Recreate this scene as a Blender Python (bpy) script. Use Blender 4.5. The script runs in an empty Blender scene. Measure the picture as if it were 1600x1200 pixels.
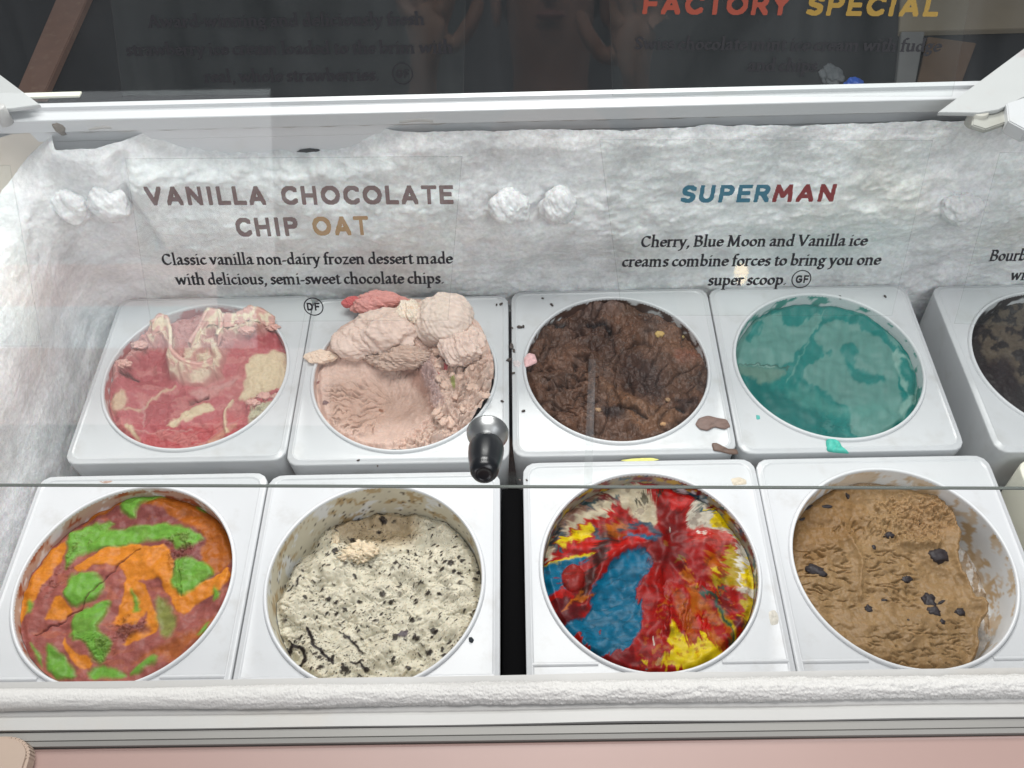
import bpy, bmesh, math
import numpy as np
from mathutils import Vector, Matrix
PI = math.pi

# ------------------------------------------------------------------ camera
F_, P_, YA_, RO_ = 1377.9, .9256, -.0224, -.0374
ORG = np.array([.0078, -.7138, .879])
_cy, _sy, _cr, _sr = math.cos(YA_), math.sin(YA_), math.cos(RO_), math.sin(RO_)
_cp, _sp = math.cos(P_), math.sin(P_)

def proj(P):
    """world points (n,3) -> photo coordinates, used to trace colour patterns on to real surfaces"""
    d = np.atleast_2d(np.asarray(P, float)) - ORG
    x = _cy*d[:, 0]-_sy*d[:, 1]; y = _sy*d[:, 0]+_cy*d[:, 1]; z = d[:, 2]
    zc = y*_cp-z*_sp; yc = y*_sp+z*_cp
    u = F_*x/zc; v = -F_*yc/zc
    return np.stack([800+_cr*u-_sr*v, 600+_sr*u+_cr*v], 1)

def ray(px, py):
    a, b = px-800, py-600
    u = _cr*a+_sr*b; v = -_sr*a+_cr*b
    x = u/F_; yc = -v/F_
    y = _cp+yc*_sp; z = -_sp+yc*_cp
    return np.array([_cy*x+_sy*y, -_sy*x+_cy*y, z])

def onz(px, py, z): r = ray(px, py); return ORG+r*(z-ORG[2])/r[2]
def ony(px, py, y): r = ray(px, py); return ORG+r*(y-ORG[1])/r[1]

sc = bpy.context.scene
cam = bpy.data.cameras.new('camera'); camo = bpy.data.objects.new('camera', cam); sc.collection.objects.link(camo)
cam.sensor_width = 36; cam.lens = 36*F_/1600; cam.clip_start = .02; cam.clip_end = 100
fw = ray(800, 600); rt = ray(801, 600)-fw; rt /= np.linalg.norm(rt); fw = fw/np.linalg.norm(fw); up = np.cross(rt, fw)
M = Matrix(((rt[0], up[0], -fw[0], ORG[0]), (rt[1], up[1], -fw[1], ORG[1]), (rt[2], up[2], -fw[2], ORG[2]), (0, 0, 0, 1)))
camo.matrix_world = M
sc.camera = camo

# ------------------------------------------------------------------ light
w = bpy.data.worlds.new('World'); sc.world = w; w.use_nodes = True
w.node_tree.nodes['Background'].inputs[0].default_value = (.91, .94, 1, 1)
w.node_tree.nodes['Background'].inputs[1].default_value = .16
sc.view_settings.view_transform = 'Standard'; sc.view_settings.look = 'None'; sc.view_settings.exposure = .27

def area(name, loc, target, sx, sy, power, col):
    l = bpy.data.lights.new(name, 'AREA'); l.shape = 'RECTANGLE'; l.size = sx; l.size_y = sy; l.energy = power; l.color = col
    o = bpy.data.objects.new(name, l); sc.collection.objects.link(o); o.location = loc
    o.rotation_euler = (Vector(target)-Vector(loc)).to_track_quat('-Z', 'Y').to_euler()
    return o
area('ceiling_light', (.0, .10, 1.9), (0, -.12, 0), 1.2, .6, 22, (1, .99, .97))
area('back_light', (.0, 1.25, 1.62), (0, -.25, 0), 1.1, .5, 32, (1, .985, .96))
area('window_light', (.9, -1.6, 1.7), (0, -.2, .1), 1.6, 1.0, 19, (.95, .975, 1))
area('white_veil_light', (-2.15, -2.6, .82), (-2.15, 0, .82), 2.5, .56, 9, (.92, .96, 1))  # added lamp, mirrored in the left of the glass as a pale veil
area('pink_band_light', (-2.35, -2.6, .47), (-2.35, 0, .47), 2.5, .14, 2.6, (1, .72, .68))  # added lamp that gives the upper pink band in the glass
area('blue_band_light', (-2.22, -2.6, .33), (-2.22, 0, .33), 2.5, .14, 3.0, (.84, .95, 1))  # added lamp for the bluish band between the two pink ones
area('lower_pink_band_light', (-1.98, -2.6, .13), (-1.98, 0, .13), 2.5, .26, 2.8, (1, .78, .74))  # added lamp, makes the lower pink band reflected in the glass
b_ = area('warm_bulb', (.62, -2.6, .50), (.40, 0, .50), .045, .07, .07, (1, .68, .34)); b_.data.shape = 'ELLIPSE'

# ------------------------------------------------------------------ noise (numpy)
def _hash(ix, iy, seed):
    h = (ix.astype(np.int64)*374761393 + iy.astype(np.int64)*668265263 + seed*974634777) & 0xffffffff
    h = ((h ^ (h >> 13))*1274126177) & 0xffffffff
    return (h ^ (h >> 16)) & 0xffffffff
def perlin(x, y, seed=0):
    x0 = np.floor(x); y0 = np.floor(y); fx = x-x0; fy = y-y0
    ux = fx*fx*fx*(fx*(fx*6-15)+10); uy = fy*fy*fy*(fy*(fy*6-15)+10)
    def g(dx, dy):
        a = _hash(x0+dx, y0+dy, seed)/4294967296.*2*PI
        return np.cos(a)*(fx-dx)+np.sin(a)*(fy-dy)
    a = g(0, 0)*(1-ux)+g(1, 0)*ux; b = g(0, 1)*(1-ux)+g(1, 1)*ux
    return (a*(1-uy)+b*uy)*1.4
def fbm(x, y, seed=0, o=4, gain=.5):
    r = 0; a = 1
    for i in range(o):
        r = r+a*perlin(x*2**i, y*2**i, seed+i*17); a *= gain
    return r
def ridged(x, y, seed=0, o=3):
    r = 0; a = 1
    for i in range(o):
        r = r+a*(1-np.minimum(1, np.abs(perlin(x*2**i, y*2**i, seed+i*31))*2.2)); a *= .5
    return r/1.75
def worley(x, y, seed=0, jit=.9):
    """distance to nearest random point and a random value of that cell"""
    x0 = np.floor(x); y0 = np.floor(y); best = np.full(x.shape, 9.); val = np.zeros(x.shape)
    for dx in (-1, 0, 1):
        for dy in (-1, 0, 1):
            cx = x0+dx; cy = y0+dy
            a = _hash(cx, cy, seed)/4294967296.; b = _hash(cx, cy, seed+7)/4294967296.; v = _hash(cx, cy, seed+13)/4294967296.
            d = np.hypot(cx+.5+jit*(a-.5)-x, cy+.5+jit*(b-.5)-y)
            m = d < best; best = np.where(m, d, best); val = np.where(m, v, val)
    return best, val
def sstep(a, b, x): t = np.clip((x-a)/(b-a), 0, 1); return t*t*(3-2*t)
def sdpoly(px, py, pts):
    """signed distance to a closed polygon, negative inside"""
    d = np.full(px.shape, 1e9); ins = np.zeros(px.shape, bool); n = len(pts)
    for i in range(n):
        ax, ay = pts[i]; bx, by = pts[(i+1) % n]
        ex, ey = bx-ax, by-ay; L = ex*ex+ey*ey+1e-9
        t = np.clip(((px-ax)*ex+(py-ay)*ey)/L, 0, 1)
        d = np.minimum(d, np.hypot(px-ax-t*ex, py-ay-t*ey))
        c = (ay > py) != (by > py)
        with np.errstate(divide='ignore', invalid='ignore'):
            xx = ax+(py-ay)*(bx-ax)/(by-ay if by != ay else 1e-9)
        ins ^= c & (px < xx)
    return np.where(ins, -d, d)
def sdline(px, py, pts):
    d = np.full(px.shape, 1e9)
    for (ax, ay), (bx, by) in zip(pts[:-1], pts[1:]):
        ex, ey = bx-ax, by-ay
        t = np.clip(((px-ax)*ex+(py-ay)*ey)/(ex*ex+ey*ey+1e-9), 0, 1)
        d = np.minimum(d, np.hypot(px-ax-t*ex, py-ay-t*ey))
    return d
def lin(c):
    c = np.array(c, float)/255.
    return np.where(c <= .04045, c/12.92, ((c+.055)/1.055)**2.4)

# ------------------------------------------------------------------ materials
def nt(name):
    m = bpy.data.materials.new(name); m.use_nodes = True
    return m, m.node_tree.nodes, m.node_tree.links, m.node_tree.nodes['Principled BSDF']
def plain(name, col, rough=.45, metal=0., var=.06, vscale=12., bump=0., bscale=200., grime=None, gscale=9., spec=.5):
    """procedural plastic / metal / laminate: base colour with soft variation, optional grime blotches and fine relief"""
    m, n, l, p = nt(name)
    p.inputs['Roughness'].default_value = rough; p.inputs['Metallic'].default_value = metal
    p.inputs['Specular IOR Level'].default_value = spec
    tc = n.new('ShaderNodeTexCoord')
    no = n.new('ShaderNodeTexNoise'); no.inputs['Scale'].default_value = vscale; no.inputs['Detail'].default_value = 6
    l.new(tc.outputs['Object'], no.inputs['Vector'])
    mx = n.new('ShaderNodeMix'); mx.data_type = 'RGBA'
    c = np.array(col[:3])
    mx.inputs[6].default_value = (*(c*(1-var)), 1); mx.inputs[7].default_value = (*np.minimum(1, c*(1+var)), 1)
    l.new(no.outputs['Fac'], mx.inputs[0]); out = mx.outputs[2]
    if grime is not None:
        n2 = n.new('ShaderNodeTexNoise'); n2.inputs['Scale'].default_value = gscale; n2.inputs['Detail'].default_value = 9
        n2.inputs['Roughness'].default_value = .65
        l.new(tc.outputs['Object'], n2.inputs['Vector'])
        r = n.new('ShaderNodeMapRange'); r.inputs[1].default_value = .55; r.inputs[2].default_value = .78; r.inputs[4].default_value = .55
        l.new(n2.outputs['Fac'], r.inputs[0])
        m2 = n.new('ShaderNodeMix'); m2.data_type = 'RGBA'; m2.inputs[7].default_value = (*grime, 1)
        l.new(r.outputs[0], m2.inputs[0]); l.new(out, m2.inputs[6]); out = m2.outputs[2]
    l.new(out, p.inputs['Base Color'])
    if bump:
        nb = n.new('ShaderNodeTexNoise'); nb.inputs['Scale'].default_value = bscale; nb.inputs['Detail'].default_value = 5
        l.new(tc.outputs['Object'], nb.inputs['Vector'])
        b = n.new('ShaderNodeBump'); b.inputs['Strength'].default_value = bump; b.inputs['Distance'].default_value = .001
        l.new(nb.outputs['Fac'], b.inputs['Height']); l.new(b.outputs[0], p.inputs['Normal'])
    return m
def cream_mat(name, rough=.5, bump=.22, bscale=420., sss=.35, spec=.22, var=.07):
    """ice cream: the colour of each flavour is a per-point attribute; the nodes add grain and fine relief"""
    m, n, l, p = nt(name)
    a = n.new('ShaderNodeAttribute'); a.attribute_name = 'flavour'
    tc = n.new('ShaderNodeTexCoord')
    no = n.new('ShaderNodeTexNoise'); no.inputs['Scale'].default_value = bscale*.8; no.inputs['Detail'].default_value = 6
    l.new(tc.outputs['Object'], no.inputs['Vector'])
    r = n.new('ShaderNodeMapRange'); r.inputs[1].default_value = .3; r.inputs[2].default_value = .7
    r.inputs[3].default_value = 1-var; r.inputs[4].default_value = 1+var
    l.new(no.outputs['Fac'], r.inputs[0])
    v = n.new('ShaderNodeVectorMath'); v.operation = 'SCALE'
    l.new(a.outputs['Color'], v.inputs[0]); l.new(r.outputs[0], v.inputs['Scale'])
    l.new(v.outputs[0], p.inputs['Base Color'])
    nb = n.new('ShaderNodeTexNoise'); nb.inputs['Scale'].default_value = bscale; nb.inputs['Detail'].default_value = 8
    nb.inputs['Roughness'].default_value = .6
    l.new(tc.outputs['Object'], nb.inputs['Vector'])
    b = n.new('ShaderNodeBump'); b.inputs['Strength'].default_value = bump; b.inputs['Distance'].default_value = .0012
    l.new(nb.outputs['Fac'], b.inputs['Height']); l.new(b.outputs[0], p.inputs['Normal'])
    p.inputs['Roughness'].default_value = rough; p.inputs['Specular IOR Level'].default_value = spec
    if sss:
        p.inputs['Subsurface Weight'].default_value = sss; p.inputs['Subsurface Scale'].default_value = .005
        p.inputs['Subsurface Radius'].default_value = (1, .7, .5)
    return m
def glass_mat(name, haze=.05, refl=1., tint=(.985, .995, .99)):
    """thin clear pane: see-through with fresnel reflection and a faint smudgy diffuse veil standing in for reflected haze"""
    m, n, l, p = nt(name); n.remove(p); out = n['Material Output']
    tr = n.new('ShaderNodeBsdfTransparent'); tr.inputs[0].default_value = (*tint, 1)
    gl = n.new('ShaderNodeBsdfGlossy'); gl.inputs['Roughness'].default_value = .02
    ge = n.new('ShaderNodeNewGeometry'); dt = n.new('ShaderNodeVectorMath'); dt.operation = 'DOT_PRODUCT'
    l.new(ge.outputs['Incoming'], dt.inputs[0]); l.new(ge.outputs['Normal'], dt.inputs[1])
    ab = n.new('ShaderNodeMath'); ab.operation = 'ABSOLUTE'; l.new(dt.outputs['Value'], ab.inputs[0])
    om = n.new('ShaderNodeMath'); om.operation = 'SUBTRACT'; om.inputs[0].default_value = 1; l.new(ab.outputs[0], om.inputs[1])
    pw = n.new('ShaderNodeMath'); pw.operation = 'POWER'; pw.inputs[1].default_value = 5; l.new(om.outputs[0], pw.inputs[0])
    mu = n.new('ShaderNodeMath'); mu.operation = 'MULTIPLY_ADD'; mu.inputs[1].default_value = .96*refl; mu.inputs[2].default_value = .042*refl
    l.new(pw.outputs[0], mu.inputs[0])
    mx = n.new('ShaderNodeMixShader'); l.new(mu.outputs[0], mx.inputs[0]); l.new(tr.outputs[0], mx.inputs[1]); l.new(gl.outputs[0], mx.inputs[2])
    df = n.new('ShaderNodeBsdfDiffuse'); df.inputs[0].default_value = (.8, .83, .86, 1)  # pale diffuse put in for the mirrored veil, varied by smudges below
    tc = n.new('ShaderNodeTexCoord'); mp = n.new('ShaderNodeMapping'); mp.inputs['Scale'].default_value = (3.2, .8, 1); mp.inputs['Rotation'].default_value = (0, 0, .3); l.new(tc.outputs['Object'], mp.inputs[0])
    no = n.new('ShaderNodeTexNoise'); no.inputs['Scale'].default_value = 6; no.inputs['Detail'].default_value = 8; no.inputs['Distortion'].default_value = 1.2
    l.new(mp.outputs[0], no.inputs['Vector'])
    r = n.new('ShaderNodeMapRange'); r.inputs[1].default_value = .3; r.inputs[2].default_value = .75; r.inputs[3].default_value = haze*.3; r.inputs[4].default_value = haze*2.6
    l.new(no.outputs['Fac'], r.inputs[0])
    m2 = n.new('ShaderNodeMixShader'); l.new(r.outputs[0], m2.inputs[0]); l.new(mx.outputs[0], m2.inputs[1]); l.new(df.outputs[0], m2.inputs[2])
    l.new(m2.outputs[0], out.inputs[0])
    return m

MAT = {
 'collar': plain('white_plastic', (.56, .575, .59), .24, var=.05, grime=(.40, .385, .36), gscale=22, bump=.08, bscale=90),
 'collar_cream': plain('cream_plastic', (.74, .73, .62), .4, var=.04, grime=(.5, .47, .38)),
 'rim': plain('rim_plastic', (.62, .635, .65), .3, var=.04),
 'bracket': plain('bracket_plastic', (.42, .43, .43), .45, var=.06, grime=(.3, .3, .28)),
 'frame': plain('frame_plastic', (.52, .53, .545), .35, var=.04, grime=(.5, .5, .48), bump=.06),
 'liner': plain('liner_plastic', (.60, .61, .63), .4, var=.06, grime=(.5, .48, .44)),
 'gasket': plain('gasket_rubber', (.40, .395, .385), .45, var=.06, grime=(.42, .38, .33), bump=.15, bscale=60),
 'alu': plain('aluminium_rail', (.25, .243, .23), .5, .1, var=.06, bump=.05, spec=.3),
 'pink': plain('pink_laminate', (.345, .235, .21), .4, var=.10, vscale=5, bump=.06, bscale=40),
 'beige': plain('beige_plastic', (.40, .31, .25), .45, var=.05),
 'dark': plain('black_plastic', (.0012, .0012, .0016), .6, var=.2, spec=.03),
 'floor': plain('dark_floor', (.012, .014, .016), .6, var=.6, vscale=2.5, grime=(.03, .03, .03), gscale=3, spec=.2),
 'wood': plain('brown_wood', (.19, .105, .075), .6, var=.2, vscale=14, grime=(.33, .24, .17), gscale=30),
 'metal': plain('brushed_steel', (.42, .43, .43), .36, 1., var=.05, bump=.03),
 'grip': plain('black_rubber', (.006, .007, .009), .28, var=.2),
 'ink': plain('black_ink', (.012, .012, .016), .6, var=.1),
}

# ------------------------------------------------------------------ object helpers
COL = sc.collection
def link(name, me, mat=None, parent=None):
    o = bpy.data.objects.new(name, me); COL.objects.link(o)
    if mat is not None and me is not None and not me.materials: me.materials.append(mat)
    if parent is not None: o.parent = parent
    return o
def tag(o, label=None, cat=None, group=None, kind=None):
    if label: o['label'] = label
    if cat: o['category'] = cat
    if group: o['group'] = group
    if kind: o['kind'] = kind
    return o
def empty(name, loc=(0, 0, 0), **k):
    o = bpy.data.objects.new(name, None); COL.objects.link(o); o.location = loc; o.empty_display_size = .05
    return tag(o, **k)
def mesh(name, V, Fc, smooth=False):
    me = bpy.data.meshes.new(name); me.from_pydata([tuple(map(float, v)) for v in V], [], Fc); me.update()
    if smooth: me.polygons.foreach_set('use_smooth', [True]*len(me.polygons))
    return me
def gridmesh(name, P, smooth=True, wrap_u=False):
    """P (nu,nv,3) -> quad grid mesh, built with foreach_set"""
    nu, nv = P.shape[:2]
    me = bpy.data.meshes.new(name); me.vertices.add(nu*nv); me.vertices.foreach_set('co', P.reshape(-1).astype(np.float32))
    iu = np.arange(nu if wrap_u else nu-1); iv = np.arange(nv-1)
    a = (iu[:, None]*nv+iv[None]); b = (((iu+1) % nu)[:, None]*nv+iv[None])
    q = np.stack([a, b, b+1, a+1], -1).reshape(-1, 4)
    nf = len(q); me.loops.add(nf*4); me.loops.foreach_set('vertex_index', q.reshape(-1).astype(np.int32))
    me.polygons.add(nf); me.polygons.foreach_set('loop_start', np.arange(0, nf*4, 4, dtype=np.int32))
    me.polygons.foreach_set('use_smooth', np.full(nf, smooth)); me.update(calc_edges=True); me.validate()
    return me
def setcol(me, C):
    a = me.attributes.new('flavour', 'FLOAT_COLOR', 'POINT')
    C4 = np.ones((len(me.vertices), 4), np.float32); C4[:, :3] = C
    a.data.foreach_set('color', C4.reshape(-1))
def box(name, lo, hi, mat, parent=None, bevel=0.):
    bm = bmesh.new(); bmesh.ops.create_cube(bm, size=1)
    lo, hi = Vector(lo), Vector(hi)
    for v in bm.verts: v.co = Vector([(lo[i]+hi[i])/2+v.co[i]*(hi[i]-lo[i]) for i in range(3)])
    if bevel: bmesh.ops.bevel(bm, geom=bm.edges[:], offset=bevel, segments=3, affect='EDGES')
    me = bpy.data.meshes.new(name); bm.to_mesh(me); bm.free()
    return link(name, me, mat, parent)
def prism(name, pts, z0, z1, mat, parent=None, bevel=0.):
    """horizontal polygon with thickness"""
    n = len(pts); z0 = z0 if hasattr(z0, '__len__') else [z0]*n; z1 = z1 if hasattr(z1, '__len__') else [z1]*n
    V = [(x, y, z0[i]) for i, (x, y) in enumerate(pts)]+[(x, y, z1[i]) for i, (x, y) in enumerate(pts)]
    Fc = [tuple(range(n-1, -1, -1)), tuple(range(n, 2*n))]+[(i, (i+1) % n, n+(i+1) % n, n+i) for i in range(n)]
    bm = bmesh.new(); me = mesh(name, V, Fc); bm.from_mesh(me)
    bmesh.ops.recalc_face_normals(bm, faces=bm.faces[:])
    if bevel: bmesh.ops.bevel(bm, geom=bm.edges[:], offset=bevel, segments=2, affect='EDGES')
    bm.to_mesh(me); bm.free()
    return link(name, me, mat, parent)
def lathe(name, prof, mat, parent=None, n=48, smooth=True, mtx=None):
    """prof: (r, z) pairs revolved around z, then placed with mtx"""
    a = np.linspace(0, 2*PI, n, endpoint=False)
    r = np.array([p[0] for p in prof]); z = np.array([p[1] for p in prof])
    P = np.stack([np.cos(a)[:, None]*r, np.sin(a)[:, None]*r, np.broadcast_to(z, (n, len(z)))], -1)
    if mtx is not None:
        R = np.array(mtx.to_3x3()); t = np.array(mtx.to_translation()); P = P@R.T+t
    return link(name, gridmesh(name, P, smooth, True), mat, parent)
def extrude_x(name, prof, x0, x1, mat, parent=None, n=2, fn=None, smooth=False):
    """profile of (y, z) points swept along x"""
    X = np.linspace(x0, x1, n); A = np.array(prof)
    P = np.zeros((n, len(A), 3)); P[:, :, 0] = X[:, None]; P[:, :, 1] = A[:, 0]; P[:, :, 2] = A[:, 1]
    if fn is not None: P = fn(P)
    return link(name, gridmesh(name, P, smooth), mat, parent)

# ------------------------------------------------------------------ setting: what lies under and behind the cabinet
prism('floor', [(-4, -3), (4, -3), (4, 5), (-4, 5)], -.86, -.80, MAT['floor'])['kind'] = 'structure'

# ------------------------------------------------------------------ freezer cabinet
cab = empty('freezer_cabinet', (0, 0, -.8), label='white dipping freezer cabinet with frosted inner walls holding the ice cream tubs', cat='freezer')
def cpart(o): o.location = (0, 0, .8); o.parent = cab; return o
YB = .135
cpart(box('well_floor', (-.62, -.56, -.30), (1.0, YB+.03, -.28), MAT['dark']))
cpart(box('back_wall', (-.66, YB, -.28), (1.0, YB+.02, .255), MAT['liner']))
cpart(box('side_wall', (-.66, -.58, -.28), (-.60, YB-.002, .255), MAT['liner']))
cpart(box('front_wall', (-.60, -.53, -.28), (1.0, -.512, .235), MAT['liner']))
cpart(box('outer_body', (-.70, -.60, -.8), (1.0, .19, -.31), MAT['frame']))
# rim shelf above the back wall: gray liner fold, wavy gasket, white frame rail
zr = lambda py, Y: float(ony(800, py, Y)[2])
def wav(P):
    X = P[:, :, 0]
    k = (P[:, :, 1] < .1248) & (P[:, :, 2] < zr(180, .1215))
    P[:, :, 2] += np.where(k, .0012*np.sin(X*150+2*np.sin(X*9))*(X < .25)+.001*perlin(X*30, X*0, 3), 0)
    P[:, :, 1] += .0012*perlin(X*14, X*0+4, 9)
    return P
cpart(extrude_x('gasket', [(.150, zr(170, .150)), (.137, zr(173.5, .137)), (.130, zr(175, .130)), (.1245, zr(178, .1245)), (.1215, zr(183, .1215)), (.1215, zr(187, .1215)), (.124, zr(190, .124)), (.130, zr(190, .130))], -.70, 1.0, MAT['gasket'], n=400, fn=wav, smooth=True))
cpart(extrude_x('liner_fold', [(.130, zr(189, .130)), (.1305, zr(204, .1305)), (.1325, zr(205, .1325)), (.134, .20)], -.60, 1.0, MAT['liner'], n=2))
y0 = onz(800, 171, .278)[1]; y1 = onz(800, 151, .283)[1]; y2 = onz(800, 144, .284)[1]
cpart(extrude_x('frame_rail', [(y0, .262), (y0, .2772), (y0+.0008, .278), (y1-.001, .2795), (y1, .2835), (y2, .284), (y2+.001, .282), (y2+.001, -.3)], -.70, 1.0, MAT['frame'], n=2))
pc = [onz(20, 147, .2855), onz(128, 144, .2855), onz(124, 151, .2855), onz(20, 154, .2855)]
cpart(prism('end_cap', [(p[0], p[1]) for p in pc], .2842, .2868, plain('cap_cream', (.70, .70, .60), .4), bevel=.0004))
# small brown sealant gap and beige curved corner trim of the liner
A = np.linspace(0, PI/2, 16)
corner = np.zeros((16, 6, 3))
for i, a in enumerate(A):
    for j, zz in enumerate(np.linspace(.20, .258, 6)):
        k = 1+.25*(j/5)**2
        corner[i, j] = (-.535-.075*math.sin(a)*k, YB-.003-.09*(1-math.cos(a)), zz)
cpart(link('corner_trim', gridmesh('corner_trim', corner), plain('beige_liner', (.56, .50, .43), .5, var=.1, grime=(.40, .33, .24))))
# front rail
pr = lambda y, z: onz(800, y, z)[1]
cpart(extrude_x('front_gasket', [(-.500, .235), (-.505, .262), (pr(1096, .263), .2625), (pr(1108, .2625), .2615), (pr(1112, .262), .2635), (pr(1116, .262), .2645), (pr(1131, .265), .2655), (pr(1132, .265), .262), (pr(1132, .265), .25)], -.70, 1.0, MAT['gasket'], n=120,
    fn=lambda P: (P.__setitem__((slice(None), slice(None), 1), P[:, :, 1]+.0012*perlin(P[:, :, 0]*7, P[:, :, 0]*0, 5)), P)[1], smooth=False))
pf = [(pr(1134.5, .264), .255), (pr(1134.5, .264), .264), (pr(1147, .264), .2642), (pr(1148, .264), .2632), (pr(1149, .264), .2642), (pr(1156, .264), .2636), (pr(1157.5, .264), .255)]
cpart(extrude_x('aluminium_rail', pf, -.70, 1.0, MAT['alu']))
pk = [(pr(1160, .26), .24), (pr(1160, .26), .2600), (pr(1162.5, .26), .2612), (pr(1165, .26), .2606), (-.66, .258), (-.70, .25), (-.705, -.7)]
ctr = tag(extrude_x('counter', pk, -.74, 1.0, MAT['pink']), 'pink laminate counter edge along the front of the freezer', 'counter')
# dark gap under the rail
cpart(box('rail_gap', (-.70, pr(1162, .25), .20), (1.0, pr(1131, .25), .249), MAT['dark']))
# rounded beige corner bumper, lower left
p0 = onz(0, 1200, .27)
bx = onz(51, 1175, .27)[0]; by = onz(20, 1152, .27)[1]
pts = []
for a in np.linspace(0, PI/2, 10): pts.append((bx-.018+.018*math.cos(a), by-.014+.014*math.sin(a)))
pts += [(bx-.10, by), (bx-.10, by-.08), (bx, by-.08)]
cb = tag(prism('corner_bumper', pts, .262, .274, MAT['beige'], bevel=.002), 'rounded beige plastic corner piece at the left end of the pink counter', 'bumper')
ln = [(x-.004, y-.004) for x, y in pts[:10]]

# ------------------------------------------------------------------ frost on the inner walls: one continuous bumpy sheet following wall, corner, wall
def frost_sheet():
    # path in plan: along the left wall to the corner, round it, then along the back wall
    path = []
    for y in np.linspace(-.52, .06, 200): path.append((-.596, y, 1., 0.))
    for a in np.linspace(0, PI/2, 24)[1:]: path.append((-.596+.07*(1-math.cos(a)), .06+.07*math.sin(a), math.cos(a), -math.sin(a)))
    for x in np.linspace(-.524, .99, 620): path.append((x, .130, 0., -1.))
    path = np.array(path)
    s = np.concatenate([[0], np.cumsum(np.hypot(np.diff(path[:, 0]), np.diff(path[:, 1])))])
    Z = np.linspace(-.24, .250, 240)
    S, ZZ = np.meshgrid(s, Z, indexing='ij'); X = path[:, 0][:, None]+0*ZZ; Y = path[:, 1][:, None]+0*ZZ
    # photo position of the undisplaced point, to know which stretch of wall this is
    q = proj(np.stack([X, Y, ZZ], -1).reshape(-1, 3)); px = q[:, 0].reshape(S.shape); py = q[:, 1].reshape(S.shape)
    n1 = fbm(S*9, ZZ*16, 3, 5); n2 = fbm(S*40, ZZ*60, 11, 4); n3 = ridged(S*26, ZZ*46, 21, 4)
    thick = .013+.006*fbm(S*7, ZZ*11, 3, 2)+.0022*n1+.0010*n2+.0012*np.abs(fbm(S*110, ZZ*120, 5, 3, .6))
    crust = sstep(.215, .16, ZZ)                         # rougher, crustier lower down
    dw, vw = worley(S*75+.8*n2, ZZ*85+.8*n2, 9); crust = crust*sstep(-.35, .25, n1+.2)
    thick += crust*(.0026*(vw-.3)*sstep(.8, .1, dw)+.002)+.0012*crust*n3+.0028*fbm(S*26, ZZ*5, 66, 3)
    calm = 1-.75*sstep(260, 60, px)*sstep(330, 460, py); thick = .016+(thick-.016)*calm
    # swelling belly half way up, thin again at the foot
    thick += .012*np.exp(-((ZZ-.115)/.06)**2)
    thick += .006*sstep(.03, -.08, ZZ)
    # bare liner, high up on the left half of the back wall
    bare = sstep(.19+.01*n2, .235, ZZ)*sstep(140, 250, px)*sstep(640, 520, px)
    top = sstep(.225, .25, ZZ)
    thick = thick*(1-.97*bare)-.012*bare-.006*top*sstep(120, 200, px)*sstep(1600, 600, px)
    # big swollen mass in the left corner
    thick += .022*np.exp(-((px-190)/95)**2-((py-245)/60)**2)+.014*np.exp(-((px-60)/55)**2-((py-300)/70)**2)
    thick -= .015*np.exp(-(sdline(px, py, [(195, 235), (205, 290), (250, 360)])/10)**2)
    bare2 = (1-sstep(-14, 10, sdpoly(px, py, [(-200, 100), (100, 100), (96, 203), (62, 235), (18, 300), (-6, 370), (-200, 500)])))
    thick = thick*(1-bare2)-.02*bare2
    P = np.stack([X+path[:, 2][:, None]*thick, Y+path[:, 3][:, None]*thick, ZZ+.002*n2], -1)
    me = gridmesh('frost_layer', P)
    return me
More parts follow.
